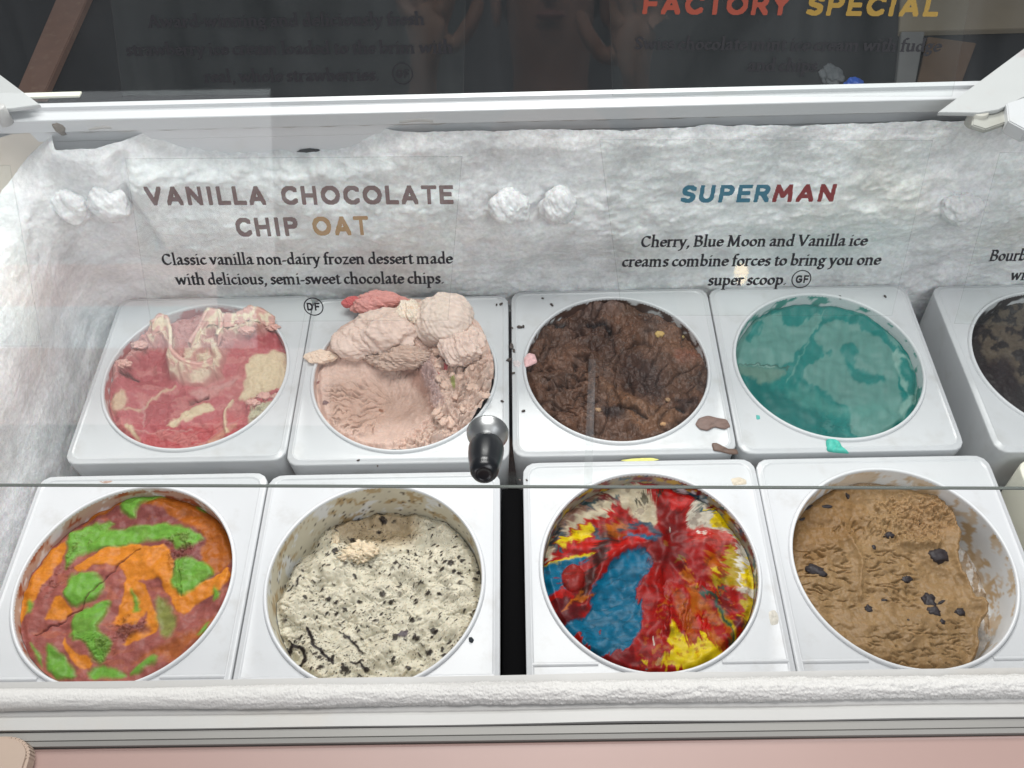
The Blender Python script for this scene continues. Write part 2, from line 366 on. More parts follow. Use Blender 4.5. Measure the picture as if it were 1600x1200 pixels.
def frost_mat():
    m, n, l, p = nt('frost')
    tc = n.new('ShaderNodeTexCoord')
    no = n.new('ShaderNodeTexNoise'); no.inputs['Scale'].default_value = 22; no.inputs['Detail'].default_value = 9; no.inputs['Roughness'].default_value = .65
    l.new(tc.outputs['Object'], no.inputs['Vector'])
    rp = n.new('ShaderNodeValToRGB'); e = rp.color_ramp.elements
    e[0].position = .30; e[0].color = (.66, .66, .67, 1); e[1].position = .60; e[1].color = (.93, .935, .945, 1)
    l.new(no.outputs['Fac'], rp.inputs[0])
    # faint tan stains
    n2 = n.new('ShaderNodeTexNoise'); n2.inputs['Scale'].default_value = 5; n2.inputs['Detail'].default_value = 3
    l.new(tc.outputs['Object'], n2.inputs['Vector'])
    r = n.new('ShaderNodeMapRange'); r.inputs[1].default_value = .58; r.inputs[2].default_value = .75; r.inputs[4].default_value = .35
    l.new(n2.outputs['Fac'], r.inputs[0])
    mx = n.new('ShaderNodeMix'); mx.data_type = 'RGBA'; mx.inputs[7].default_value = (.66, .60, .48, 1)
    l.new(r.outputs[0], mx.inputs[0]); l.new(rp.outputs[0], mx.inputs[6])
    # crystals: white grains over greyer ice
    n3 = n.new('ShaderNodeTexNoise'); n3.inputs['Scale'].default_value = 190; n3.inputs['Detail'].default_value = 5; n3.inputs['Roughness'].default_value = .7
    l.new(tc.outputs['Object'], n3.inputs['Vector'])
    r3 = n.new('ShaderNodeMapRange'); r3.inputs[1].default_value = .36; r3.inputs[2].default_value = .64; r3.inputs[3].default_value = .86; r3.inputs[4].default_value = 1.06
    l.new(n3.outputs['Fac'], r3.inputs[0])
    v = n.new('ShaderNodeVectorMath'); v.operation = 'SCALE'; l.new(mx.outputs[2], v.inputs[0]); l.new(r3.outputs[0], v.inputs['Scale'])
    l.new(v.outputs[0], p.inputs['Base Color'])
    nb = n.new('ShaderNodeTexNoise'); nb.inputs['Scale'].default_value = 300; nb.inputs['Detail'].default_value = 5; nb.inputs['Roughness'].default_value = .7
    l.new(tc.outputs['Object'], nb.inputs['Vector'])
    b = n.new('ShaderNodeBump'); b.inputs['Strength'].default_value = .8; b.inputs['Distance'].default_value = .0014
    l.new(nb.outputs['Fac'], b.inputs['Height']); l.new(b.outputs[0], p.inputs['Normal'])
    p.inputs['Roughness'].default_value = .55; p.inputs['Subsurface Weight'].default_value = .15; p.inputs['Subsurface Scale'].default_value = .008
    return m
MAT['frost'] = frost_mat()
fr = link('frost_layer', frost_sheet(), MAT['frost'])
tag(fr, 'thick bumpy white frost coating the back and left inner walls of the freezer', 'frost', kind='stuff')

def blob(name, c, r, seed, amp=.25, f=1.4, sub=5, mat=None, squash=(1, 1, 1), col=None, parent=None, fine=.06, ridge=0.):
    """a lumpy solid: sphere displaced by 3-D-ish noise"""
    bm = bmesh.new(); bmesh.ops.create_icosphere(bm, subdivisions=sub, radius=1)
    V = np.array([v.co[:] for v in bm.verts])
    n = fbm(V[:, 0]*f+V[:, 2]*.7*f, V[:, 1]*f-V[:, 2]*.6*f, seed, 3)+.6*fbm(V[:, 2]*f*1.3, V[:, 0]*f, seed+5, 3)
    n2 = fbm(V[:, 0]*6+V[:, 2]*4, V[:, 1]*6-V[:, 2]*5, seed+9, 4)
    R = 1+amp*n+fine*n2
    if ridge: R = R-ridge*ridged(V[:, 0]*2.2+V[:, 2], V[:, 1]*5+V[:, 2]*2, seed+3, 2)
    P = V*R[:, None]*np.array(squash)*r
    for v, p in zip(bm.verts, P): v.co = p
    me = bpy.data.meshes.new(name); bm.to_mesh(me); bm.free()
    me.polygons.foreach_set('use_smooth', [True]*len(me.polygons))
    if col is not None:
        setcol(me, np.clip(np.array(col)*(1+.10*n2[:, None]), 0, 1))
    o = link(name, me, mat, parent); o.location = c
    return o
LUMPS = [(115, 322, .021, (1, .8, 1.2), 'rounded clump of white frost on the left wall side, leftmost of the five'),
         (168, 318, .023, (1.1, .8, 1.1), 'rounded clump of white frost right next to the leftmost knob'),
         (796, 322, .022, (1.1, .8, 1.0), 'clump of white frost between the two flavour names, the left one of the middle pair'),
         (873, 322, .022, (1, .8, 1.15), 'clump of white frost between the two flavour names, the right one of the middle pair'),
         (1502, 325, .021, (1.15, .8, 1.0), 'clump of white frost on the right of the back wall, alone near the photo edge')]
for i, (px, py, r, sq, lb) in enumerate(LUMPS):
    c = ony(px, py, YB-.036)
    tag(blob('frost_clump', c, r, 40+i*3, .18, 1.2, 5, MAT['frost'], sq, fine=.07), lb, 'frost clump', 'frost clumps on the back wall')
# frosty rolled ridge along the front opening
def front_frost():
    X = np.concatenate([np.linspace(-.60, -.42, 120, endpoint=False), np.linspace(-.42, .42, 2300, endpoint=False), np.linspace(.42, .99, 300)]); A = np.linspace(-.30*PI, 1.2*PI, 50)
    XX, AA = np.meshgrid(X, A, indexing='ij')
    rough = sstep(-.35, .02, XX)
    n = fbm(XX*60, AA*2.2, 61, 4); n2 = perlin(XX*300, AA*6, 77)
    dw, vw = worley(XX*520+.5*n2, AA*8+.5*n, 4)
    r = .0074+.0007*perlin(XX*9, AA*0, 8)+(.0003+.0005*rough)*n+(.0002+.0009*rough)*(.5-dw)+.0004*rough*n2
    ymid = (onz(800, 1060, .27)[1]+onz(800, 1097, .27)[1])/2
    return gridmesh('frost_ridge', np.stack([XX, ymid+r*1.0*np.cos(AA)+.0006*perlin(XX*4, XX*0, 3), .2635+r*.9*np.sin(AA)], -1))
MAT['snow'] = plain('white_snow', (.53, .52, .505), .6, var=.12, vscale=420, bump=.5, bscale=700)
tag(link('frost_ridge', front_frost(), MAT['snow']), 'long white crumbly roll of frost along the front edge of the freezer opening', 'frost')

# ------------------------------------------------------------------ tubs
HW = .1344; RIM = .1185
def collar_mesh(HW):
    n = 160; a = np.linspace(0, 2*PI, n, endpoint=False)
    def sq(h, rc):                                     # rounded square at the same angles
        out = []
        for t in a:
            c, s = math.cos(t), math.sin(t)
            k = h/max(abs(c), abs(s)); x, y = k*c, k*s
            if abs(x) > h-rc and abs(y) > h-rc:        # corner: march to the arc
                cx, cy = math.copysign(h-rc, x), math.copysign(h-rc, y)
                b = c*cx+s*cy; k = b+math.sqrt(max(0, b*b-(cx*cx+cy*cy-rc*rc))); x, y = k*c, k*s
            out.append((x, y))
        return np.array(out)
    circ = lambda r: np.stack([np.cos(a)*r, np.sin(a)*r], 1)
    rings = [(circ(RIM-.001), -.004), (circ(RIM+.0005), 0)]
    q = sq(HW-.0075, .012); c0 = circ(RIM+.0005)
    rings += [(circ(RIM+.0012), 0), (c0*.5+q*.5, .0), (sq(HW-.0082, .0118), 0), (sq(HW-.0077, .012), .0001), (sq(HW-.0066, .0125), .0014), (sq(HW-.0056, .013), .0014), (sq(HW-.0047, .0135), .0002),
              (sq(HW-.0015, .0145), .0), (sq(HW-.0003, .015), -.0008), (sq(HW, .015), -.0025), (sq(HW-.004, .014), -.10), (sq(HW-.008, .013), -.26)]
    P = np.zeros((n, len(rings), 3))
    for j, (xy, z) in enumerate(rings): P[:, j, :2] = xy; P[:, j, 2] = z
    return gridmesh('collar', P, True, True)
HWF, HWB = .1344, .1326
CMF = collar_mesh(HWF); CMB = collar_mesh(HWB)
def rim_mesh():
    prof = [(RIM-.0042, -.012), (RIM-.0040, .0016), (RIM-.0034, .0030), (RIM-.0022, .0036), (RIM-.0008, .0030), (RIM+.0002, .0015), (RIM+.0006, -.002)]
    n = 160; a = np.linspace(0, 2*PI, n, endpoint=False)
    r = np.array([p[0] for p in prof]); z = np.array([p[1] for p in prof])
    return gridmesh('rim', np.stack([np.cos(a)[:, None]*r, np.sin(a)[:, None]*r, np.broadcast_to(z, (n, len(z)))], -1), True, True)
RM = rim_mesh()
def ridge_line_mesh(s):                                  # step moulded across the front of the collar, broken by the opening
    V = []; Fc = []
    yb = -HW+.030
    xh = math.sqrt((RIM+.003)**2-yb**2)
    for s in (s,):
        x0, x1 = (-HW+.006, -xh) if s < 0 else (xh, HW-.006)
        b = len(V)
        for x in (x0, x1):
            for (dy, z) in ((-.0022, .0002), (-.0008, .0018), (.0008, .0018), (.0022, .0002)): V.append((x, yb+dy, z))
        for k in range(3): Fc.append((b+k, b+k+1, b+5+k, b+4+k))
    return mesh('moulded_step', V, Fc, True)
SM_ = [ridge_line_mesh(-1), ridge_line_mesh(1)]
MAT['inner'] = cream_mat('tub_inner_wall', .35, .25, 60, 0, .4, .03)
WHITE = np.array([.70, .72, .73])
NTUB = {}
def tub(key, x, y, z, label, smear=None, cmat=None, step=False, rz=0.):
    t = empty('ice_cream_tub', (x, y, z), label=label, cat='ice cream tub', group='white square-collared ice cream tubs')
    t.rotation_euler.z = rz
    CM = CMF if key[0] == 'F' else CMB
    c = link('collar', CM if cmat is None else CM.copy(), MAT['collar'], t)
    if cmat is not None: c.data.materials.clear(); c.data.materials.append(cmat)
    link('rim', RM, MAT['rim'], c)
    if step:
        for q in SM_: link('moulded_step', q, MAT['collar'], c)
    # inner wall with dried smears of the flavour
    n, nz = 260, 50
    a = np.linspace(0, 2*PI, n, endpoint=False); zz = np.linspace(.001, -.15, nz)
    R = (RIM-.0040)-.006*np.clip(-zz/.15, 0, 1)
    P = np.stack([np.cos(a)[:, None]*R, np.sin(a)[:, None]*R, np.broadcast_to(zz, (n, nz))], -1)
    me = gridmesh('inner_wall', P, True, True)
    C = np.tile(WHITE, (n*nz, 1))
    if smear is not None:
        W = P.reshape(-1, 3)+np.array([x, y, z]); q = proj(W)
        AA = np.repeat(a, nz); ZZ = np.tile(zz, n)
        for (cc, thr, seed, sx, sz) in smear:
            m = fbm(AA*sx, ZZ*sz, seed, 5, .6)
            k = sstep(thr, thr+.16, m)[:, None]
            C = C*(1-k)+np.array(cc)*k
    setcol(me, C)
    link('inner_wall', me, MAT['inner'], t)
    NTUB[key] = (x, y, z)
    return t
SPEC = [ # key, x, y, z, label
 ('B1', -.4101, -.0224, -.005, 'white tub of pink and cream swirl ice cream, leftmost in the back row'),
 ('B2', -.1436, -.0300, -.005, 'white tub heaped with pale beige ice cream behind the glass knob'),
 ('B3', .1255, -.0240, -.005, 'white tub of dark brown chocolate ice cream in the back row'),
 ('B4', .3925, -.0254, -.005, 'white tub of smooth teal ice cream in the back row'),
 ('B5', .6915, -.0300, -.005, 'white tub of black-brown ice cream cut by the right photo edge'),
 ('F1', -.4264, -.3089, 0, 'white tub of orange, green and maroon sherbet, front left'),
 ('F2', -.1560, -.3127, 0, 'white tub of cream ice cream with dark cookie specks in the front row'),
 ('F3', .1390, -.3021, 0, 'white tub of red, blue and yellow ice cream in the front row'),
 ('F4', .4086, -.3029, 0, 'white tub of tan coffee ice cream with chocolate chunks, front right'),
 ('F5', .7110, -.3080, -.004, 'cream coloured tub collar just peeking in at the right photo edge'),
]
SMEAR = {
 'B1': [(lin((190, 120, 120)), .0, 3, 4, 60)],
 'B2': [(lin((205, 175, 160)), -.1, 3, 4, 60)],
 'B3': [(lin((80, 55, 42)), -.25, 4, 5, 50)],
 'B4': [(lin((70, 150, 140)), .1, 4, 3, 40)],
 'B5': [(lin((40, 30, 28)), -.2, 4, 3, 40)],
 'F1': [(lin((190, 165, 150)), -.25, 14, 3, 50), (lin((160, 90, 60)), .22, 15, 4, 90)],
 'F2': [(lin((205, 200, 182)), -.5, 24, 3, 30), (lin((176, 155, 120)), .32, 25, 5, 50), (lin((60, 45, 38)), .62, 26, 22, 220)],
 'F3': [(lin((150, 140, 120)), -.5, 34, 3, 40), (lin((120, 30, 30)), .1, 35, 5, 90), (lin((40, 90, 110)), .3, 36, 7, 90), (lin((190, 160, 30)), .38, 37, 6, 90)],
 'F4': [(lin((205, 188, 165)), .0, 44, 3.2, 22), (lin((190, 165, 130)), .32, 47, 5, 30)],
 'F5': None,
}
for k, x, y, z, lb in SPEC:
    tub(k, x, y, z, lb, SMEAR[k], MAT['collar_cream'] if k == 'F5' else None, step=k[0] == 'F')
# black divider standing between the two middle tubs of the front row
xl = NTUB['F2'][0]+HW; xr = NTUB['F3'][0]-HW
tag(box('divider', (xl+.001, -.438, -.26), (xr-.001, -.185, -.03), MAT['dark'], bevel=.001), 'black plastic divider standing in the gap between the two middle front tubs', 'divider')

# ------------------------------------------------------------------ ice cream
class Cream:
    def __init__(s, key, level, crop, warp=(4, 14), n=300, rough=.45, fine=1., drop=.0):
        s.key = key; s.x0, s.y0, s.z0 = NTUB[key]; s.level = level; s.n = n
        t = np.linspace(-1, 1, n); U, V = np.meshgrid(t, t, indexing='ij')
        X = U*np.sqrt(1-V*V/2); Y = V*np.sqrt(1-U*U/2)
        R = RIM-.0044-.006*max(0, -level)/.15
        s.lx = (X*R).ravel(); s.ly = (Y*R).ravel(); s.rr = np.hypot(X, Y).ravel()
        W = np.stack([s.lx+s.x0, s.ly+s.y0, np.full(s.lx.shape, s.z0+level)], 1)
        q = proj(W); s.ox, s.oy, s.k = crop
        s.px = (q[:, 0]-s.ox)*s.k; s.py = (q[:, 1]-s.oy)*s.k    # enlarged-photo coordinates of the surface
        a, f = warp; a *= s.k; f *= s.k
        sd = sum(map(ord, key))
        s.sd = sd
        g_ = .58 if key == 'F3' else .42; st_ = 9*fbm((s.px+.5*s.py)/22, (s.py-.5*s.px)/160, 41, 3) if key == 'B4' else 0; s.wx = s.px+.3*st_+a*fbm(s.px/f, s.py/f, sd, 4, g_); s.wy = s.py+st_+a*fbm(s.px/f+50, s.py/f, sd+3, 4, g_)
        s.C = np.zeros((len(s.px), 3)); s.H = np.zeros(len(s.px)); s.rough = rough
    gain = .80; gam = 1.06
    def base(s, c): s.C[:] = lin(c)
    def mixc(s, c, m): m = m[:, None]; s.C = s.C*(1-m)+lin(c)*m
    def poly(s, c, pts, soft=3, op=1., h=0., warp=True):
        x, y = (s.wx, s.wy) if warp else (s.px, s.py)
        q = np.array(pts, float)
        q = np.stack([q*.78+np.roll(q, -1, 0)*.22, q*.22+np.roll(q, -1, 0)*.78], 1).reshape(-1, 2)
        d = sdpoly(x, y, q)/s.k
        m = op*(1-sstep(-soft, soft, d))
        if c is not None: s.mixc(c, m)
        if h: s.H += h*(1-sstep(-4, 2, d))
        return d
    def line(s, c, pts, wd, soft=2, op=1., h=0., warp=True):
        x, y = (s.wx, s.wy) if warp else (s.px, s.py)
        d = sdline(x, y, pts)/s.k
        m = op*(1-sstep(wd/2-soft, wd/2+soft, d))
        if c is not None: s.mixc(c, m)
        if h: s.H += h*np.exp(-(d/(wd*.5+.5))**2)
        return m
    def bump(s, x, y, r, h, ry=None, rot=0.):
        ry = ry or r; dx = s.px-x; dy = s.py-y; c, q = math.cos(rot), math.sin(rot)
        s.H += h*np.exp(-(((dx*c+dy*q)/r)**2+((-dx*q+dy*c)/ry)**2))
    def mask(s, pts, soft): return 1-sstep(-soft, soft, sdpoly(s.px, s.py, pts)/s.k)
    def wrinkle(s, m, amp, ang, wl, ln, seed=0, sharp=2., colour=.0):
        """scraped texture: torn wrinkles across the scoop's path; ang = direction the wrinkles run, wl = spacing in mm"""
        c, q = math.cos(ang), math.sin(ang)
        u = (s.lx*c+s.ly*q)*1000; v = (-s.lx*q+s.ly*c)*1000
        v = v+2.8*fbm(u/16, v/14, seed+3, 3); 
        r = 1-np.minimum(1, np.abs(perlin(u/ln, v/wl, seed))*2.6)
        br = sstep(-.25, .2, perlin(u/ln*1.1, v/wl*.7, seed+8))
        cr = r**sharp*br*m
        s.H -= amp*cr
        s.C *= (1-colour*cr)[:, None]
    def rough_(s, m, amp, sc, seed=0, o=4): s.H += amp*m*fbm(s.lx*1000/sc, s.ly*1000/sc, seed, o, .55)
    def crumble(s, m, amp, sc, seed=0):
        d, v = worley(s.lx*1000/sc+.6*fbm(s.lx*1000/sc, s.ly*1000/sc, seed), s.ly*1000/sc+.6*fbm(s.lx*1000/sc+9, s.ly*1000/sc, seed+2), seed)
        s.H += amp*m*((1-d)*.8+(v-.5)*1.3*sstep(.75, .35, d))
    def edge(s, depth=.004, seed=0):
        """surface curls away where it meets the wall, unevenly"""
        e = sstep(.93, 1.0, s.rr+.02*perlin(s.lx*60, s.ly*60, seed))
        s.H -= depth*e
    def build(s, label, mat=None, zfix=None):
        z = s.level+s.H
        P = np.stack([s.lx, s.ly, z], -1).reshape(s.n, s.n, 3)
        if zfix is not None: P = zfix(P)
        me = gridmesh('ice_cream', P); setcol(me, np.clip(s.C, 0, 1)**s.gam*s.gain)
        o = link('ice_cream', me, mat or cream_mat('ice_cream_'+s.key.lower(), s.rough))
        o.location = (s.x0, s.y0, s.z0)
        tag(o, label, 'ice cream', 'ice cream flavours in the tubs')
        s.P = P
        return o
    def at(s, x, y):
        """local point of the surface at an enlarged-photo position"""
        i = np.argmin((s.px-x)**2+(s.py-y)**2); p = s.P.reshape(-1, 3)[i]; return Vector(p)
ONE = lambda s: np.ones_like(s.px)

# ---- front 1: orange, green and maroon sherbet
s = Cream('F1', -.014, (0, 730, 3.4286), warp=(4.2, 22))
s.base((160, 92, 84))
OR = (216, 134, 40); OD = (170, 94, 28); GR = (112, 166, 62); MA = (132, 72, 68)
s.poly(MA, [(380, 330), (560, 170), (700, 110), (1000, 110), (1240, 300), (1270, 600), (1100, 800), (700, 500), (400, 460)], 8)
s.poly(OD, [(480, 230), (560, 170), (660, 140), (900, 120), (1050, 130), (1180, 230), (1260, 330), (1270, 420), (1200, 560), (1140, 580), (1060, 480), (1110, 400), (1060, 320), (960, 290), (880, 240), (700, 180), (560, 230), (420, 340)], 3)
s.poly(MA, [(720, 250), (830, 200), (900, 240), (960, 290), (860, 310), (740, 300)], 3)
s.poly(OR, [(340, 380), (360, 430), (330, 500), (290, 560), (240, 640), (200, 700), (150, 800), (100, 860), (90, 780), (120, 690), (180, 580), (240, 480)], 2)
s.poly(OR, [(400, 550), (470, 490), (560, 430), (700, 400), (780, 420), (900, 420), (930, 500), (925, 600), (960, 700), (1050, 640), (1180, 580), (1230, 520), (1240, 600), (1180, 680), (1060, 720), (1000, 790), (950, 780), (900, 680), (860, 600), (780, 600), (720, 620), (690, 700), (620, 790), (650, 700), (680, 610), (660, 540), (560, 520), (440, 560)], 2, h=.0012)
s.poly(OR, [(600, 830), (690, 640), (720, 600), (790, 640), (810, 740), (850, 800), (845, 870), (760, 920), (650, 960), (700, 900), (790, 850), (780, 760), (700, 700), (690, 830), (620, 860)], 2)
s.poly(OR, [(620, 780), (700, 640), (770, 660), (790, 780), (700, 870), (610, 850)], 2)
s.poly(MA, [(620, 870), (700, 850), (790, 840), (800, 880), (700, 910), (630, 910)], 4, .8)
s.poly(OR, [(245, 830), (270, 760), (330, 690), (370, 740), (400, 790), (330, 820)], 2)
s.poly(OR, [(350, 900), (380, 960), (420, 1010), (490, 1010), (510, 1060), (440, 1090), (400, 1060), (350, 980)], 2)
s.poly(OD, [(900, 940), (1000, 900), (1100, 850), (1180, 780), (1120, 900), (1000, 1000), (930, 1060), (860, 1000), (700, 1060), (760, 1010)], 7, .7)
for g, hh in (([(645, 190), (680, 150), (760, 140), (880, 130), (890, 160), (780, 190), (720, 230), (715, 280), (670, 260)], .003),
          ([(350, 380), (480, 310), (620, 285), (560, 340), (700, 320), (880, 300), (1000, 320), (1090, 370), (1060, 430), (970, 440), (890, 380), (720, 400), (560, 430), (430, 460), (370, 540), (340, 560), (370, 440)], .0015),
          ([(940, 490), (1060, 500), (1160, 560), (1080, 630), (970, 700), (920, 640)], .002), ([(350, 690), (380, 590), (440, 560), (530, 580), (560, 640), (540, 700), (450, 730), (400, 760)], .002),
          ([(410, 790), (500, 740), (600, 720), (570, 800), (520, 870), (590, 920), (600, 970), (540, 1060), (500, 1020), (470, 940), (380, 920), (390, 860)], .002),
          ([(250, 950), (290, 960), (380, 1060), (430, 1140), (280, 1140)], .001), ([(690, 1120), (760, 1050), (860, 1010), (830, 1060), (760, 1110)], .001),
          ([(1145, 640), (1200, 700), (1150, 740)], .001), ([(1060, 920), (1090, 870), (1140, 840), (1120, 890)], 0), ([(480, 1080), (560, 1060), (700, 1120), (600, 1140), (480, 1140)], 0),
          ([(705, 650), (740, 700), (750, 780), (715, 770)], .001), ([(145, 790), (170, 700), (190, 740), (165, 790)], 0), ([(170, 920), (250, 1080), (200, 1040)], 0), ([(1040, 200), (1070, 180), (1130, 215), (1060, 220)], 0)):
    s.poly(GR, g, 4.5, h=hh)
s.poly(GR, [(830, 680), (900, 720), (960, 840), (910, 930), (850, 880)], 6, .55)
m = s.mask([(330, 540), (420, 380), (640, 280), (560, 340), (430, 460), (360, 600), (250, 720), (220, 660)], 6)
m2 = s.mask([(600, 840), (700, 780), (820, 830), (700, 930), (600, 940), (560, 1040), (480, 900)], 6); m3 = s.mask([(870, 350), (1090, 370), (1000, 520), (970, 690), (930, 600)], 6)
sw = fbm(s.wx/170+.5*fbm(s.px/200, s.py/200, 3, 2), s.wy/70, 71, 3, .5); s.mixc((206, 122, 52), sstep(.16, .34, sw)*.16*(s.C[:, 1] < s.C[:, 0]*.45)); s.mixc((120, 64, 60), sstep(.2, .42, -sw)*.12)
s.rough_(ONE(s), .0016, 18, 33, 2); mm = np.clip(m+m2+m3, 0, 1)*sstep(-.2, .3, fbm(s.lx*70, s.ly*70, 8, 3)); s.crumble(mm, .0018, 4.2, 4); s.rough_(mm, .0022, 5, 9); s.mixc((96, 60, 48), mm*.35)
s.line((96, 44, 44), [(200, 905), (330, 830), (440, 765), (470, 700), (560, 600), (640, 520), (750, 440)], 1.2, 1, h=-.0022)
s.line(None, [(1000, 420), (960, 520), (975, 690)], 2, h=-.003)
s.bump(420, 640, 120, .004); s.bump(470, 820, 110, .004); s.bump(620, 350, 260, -.003, 60); s.bump(840, 520, 120, .003)
s.rough_(ONE(s), .0045, 38, 2, 3); s.rough_(ONE(s), .0003, 5, 5, 3); s.C *= (1+.12*fbm(s.px/60, s.py/30, 5, 4))[:, None]; s.gain = .74; s.gam = 1.0
s.wrinkle(s.mask([(420, 900), (600, 900), (620, 1020), (520, 1060)], 8), .002, .3, 2.6, 8, 4)
s.edge(.004)
s.H += .008*np.clip(s.rr, 0, 1)**4*sstep(300, 900, s.py)
s.build('swirled orange, lime green and maroon sherbet in the front left tub')

# ---- front 2: cookies and cream
s = Cream('F2', -.044, (390, 730, 3.4286), warp=(3, 12))
s.base((224, 218, 198))
s.poly((170, 146, 110), [(400, 250), (700, 180), (900, 200), (900, 400), (700, 440), (480, 400)], 18, .75)  # browner far side: the shade there is put into the colour
s.rough_(ONE(s), .012, 55, 2, 3); s.rough_(ONE(s), .0034, 20, 12, 3); s.rough_(ONE(s), .0005, 6, 22, 3); s.gain = .74
s.C *= (1+.10*fbm(s.lx*60, s.ly*60, 5, 4))[:, None]
s.wrinkle(ONE(s), .0024, .35, 14, 34, 5, 4)
s.wrinkle(s.mask([(150, 560), (600, 500), (1200, 500), (1200, 1000), (700, 1100), (200, 1000)], 20), .0020, -.5, 8, 20, 15, 4, .12)
# overall form: banked up against the near side, hollow at the far side
s.H += .010*sstep(300, 900, s.py)+.010*sstep(800, 1200, s.px)*sstep(200, 500, s.py)-.006*sstep(420, 250, s.px)*sstep(700, 300, s.py)
s.bump(700, 300, 220, -.012, 90); s.bump(520, 900, 130, -.004)
s.crumble(np.exp(-(((s.px-590)/120)**2+((s.py-470)/90)**2)), .006, 5, 3)
s.bump(590, 470, 85, .010, 55); s.bump(450, 420, 40, .010, 60)
# fine dark specks, long flecks and smeared crumbs
for (sc_, thr, str_, seed, rot, op) in ((4.6, .19, 1.2, 5, .3, 1), (7.5, .18, 2.6, 6, .9, .95), (9, .16, 2.6, 7, -.7, .9), (3.0, .19, 1.3, 8, 2, .85), (2.4, .20, 1.2, 58, 1, .7), (13, .22, 1.5, 19, .4, .95)):
    c, q = math.cos(rot), math.sin(rot); u = (s.lx*c+s.ly*q)*1000; v = (-s.lx*q+s.ly*c)*1000
    u = u+.8*fbm(s.lx*300, s.ly*300, seed+30, 2); v = v+.8*fbm(s.lx*300+7, s.ly*300, seed+31, 2)
    d, val = worley(u/sc_/str_, v/sc_, seed, 1.)
    keep = (val < .62)
    dens = sstep(-.02, .36, fbm(s.lx*22, s.ly*22, seed+40, 2)+.15)
    mk = sstep(thr, thr*.5, d*(1+.35*perlin(s.lx*900, s.ly*900, 3)))*keep*op*dens
    s.mixc((48, 38, 36), mk); s.H += .0006*mk
dk = (44, 36, 36)
for (x, y, r) in ((990, 900, 24), (790, 930, 26), (880, 840, 18), (525, 1110, 28), (715, 690, 22), (1085, 560, 24), (395, 660, 16), (310, 720, 18), (515, 770, 15), (440, 860, 10), (965, 1010, 20), (975, 480, 12), (575, 610, 15), (450, 1050, 24), (780, 1060, 20), (1040, 990, 12), (800, 640, 10), (470, 470, 26), (850, 460, 9), (890, 460, 8), (970, 570, 11), (1020, 710, 14), (920, 640, 14), (690, 980, 8), (1100, 600, 14), (1130, 520, 12), (550, 380, 15), (720, 380, 14), (710, 260, 16), (640, 370, 10), (1100, 340, 14), (600, 1080, 16), (640, 1110, 18), (860, 1100, 18), (890, 940, 12), (830, 910, 30)):
    d = np.hypot(s.wx-x, (s.wy-y)*1.1)*(1+.45*perlin(s.px/14, s.py/14, int(x)))
    s.mixc(dk if r < 30 else (96, 86, 96), sstep(r, r*.6, d)*.92); s.H += .0012*sstep(r, r*.5, d)
for L, wd in (([(318, 880), (350, 960), (400, 1010), (460, 1070)], 6), ([(505, 905), (555, 945), (615, 1022)], 3.5), ([(235, 640), (212, 668)], 3), ([(270, 590), (250, 640)], 3), ([(560, 1070), (600, 1090), (640, 1120)], 4)):
    s.line(dk, L, wd, 1.5)
s.line(dk, [(200, 1000), (230, 960), (290, 985), (305, 1030), (270, 1065)], 7, 2); s.poly((225, 220, 200), [(215, 1010), (270, 1000), (280, 1040), (240, 1050)], 2)
s.line(None, [(180, 860), (175, 980)], 3, h=-.003)
s.edge(.006); s.H = np.maximum(s.H, -.03)
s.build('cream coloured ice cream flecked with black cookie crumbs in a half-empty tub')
cm = cream_mat('cookie_cream', .5)
for px_, py_, r_, sq_ in ((590, 455, .012, (1.1, .8, .7)), (640, 475, .010, (1.2, .8, .6)), (550, 500, .010, (1.3, .7, .6)), (600, 505, .009, (1, .8, .7)), (465, 400, .007, (.7, 1.4, .6)), (650, 430, .007, (1, .7, .7))):
    p = s.at(px_, py_); blob('crumbly_clump', (p.x, p.y, p.z+r_*.15), r_, int(px_), .5, 2.0, 4, cm, sq_, col=lin((206, 190, 164)), parent=[o for o in bpy.data.objects if o.name.startswith('ice_cream') and o.get('label', '').startswith('cream coloured')][0], fine=.22, ridge=.25)

# ---- front 3: red, blue and yellow
s = Cream('F3', -.019, (790, 730, 3.4286), warp=(4.5, 20))
s.base((184, 26, 18))
ang = np.arctan2(s.py-380, s.px-820); rad = np.hypot(s.px-820, s.py-380)
dr = (62*fbm(ang*7, rad/420, 5, 4, .62)+18*fbm(ang*30, rad/260, 9, 2))*sstep(40, 300, rad)
dr *= 1-.6*np.exp(-(((s.px-560)/170)**2+((s.py-760)/230)**2))
s.wx += dr*np.cos(ang); s.wy += dr*np.sin(ang)
W1 = (216, 204, 176); W2 = (250, 246, 232); BL = (2, 124, 160); YE = (250, 222, 16); RD = (208, 26, 16); BR = (84, 34, 28); OG = (204, 116, 20)
s.poly(W1, [(400, 120), (330, 190), (230, 360), (180, 480), (200, 560), (260, 440), (340, 340), (430, 300), (560, 260), (600, 200), (640, 90), (500, 90)], 3)
s.poly(W1, [(620, 100), (760, 100), (810, 200), (810, 330), (740, 310), (680, 240), (600, 210)], 3)
s.poly((226, 218, 200), [(980, 250), (1000, 190), (1060, 150), (1150, 200), (1260, 300), (1330, 400), (1370, 540), (1380, 700), (1270, 710), (1240, 560), (1250, 450), (1180, 420), (1100, 430), (1000, 390), (980, 300)], 3)
s.poly((120, 34, 30), [(230, 380), (300, 260), (420, 130), (500, 120), (470, 200), (330, 300), (280, 420), (240, 480)], 6, .7)
s.poly((36, 84, 96), [(230, 400), (300, 300), (310, 330), (270, 480)], 4, .8)
s.line((24, 84, 92), [(420, 205), (500, 180), (590, 165)], 9, 3, .9); s.line((130, 24, 22), [(480, 100), (520, 170), (600, 190)], 8, 3, .9)
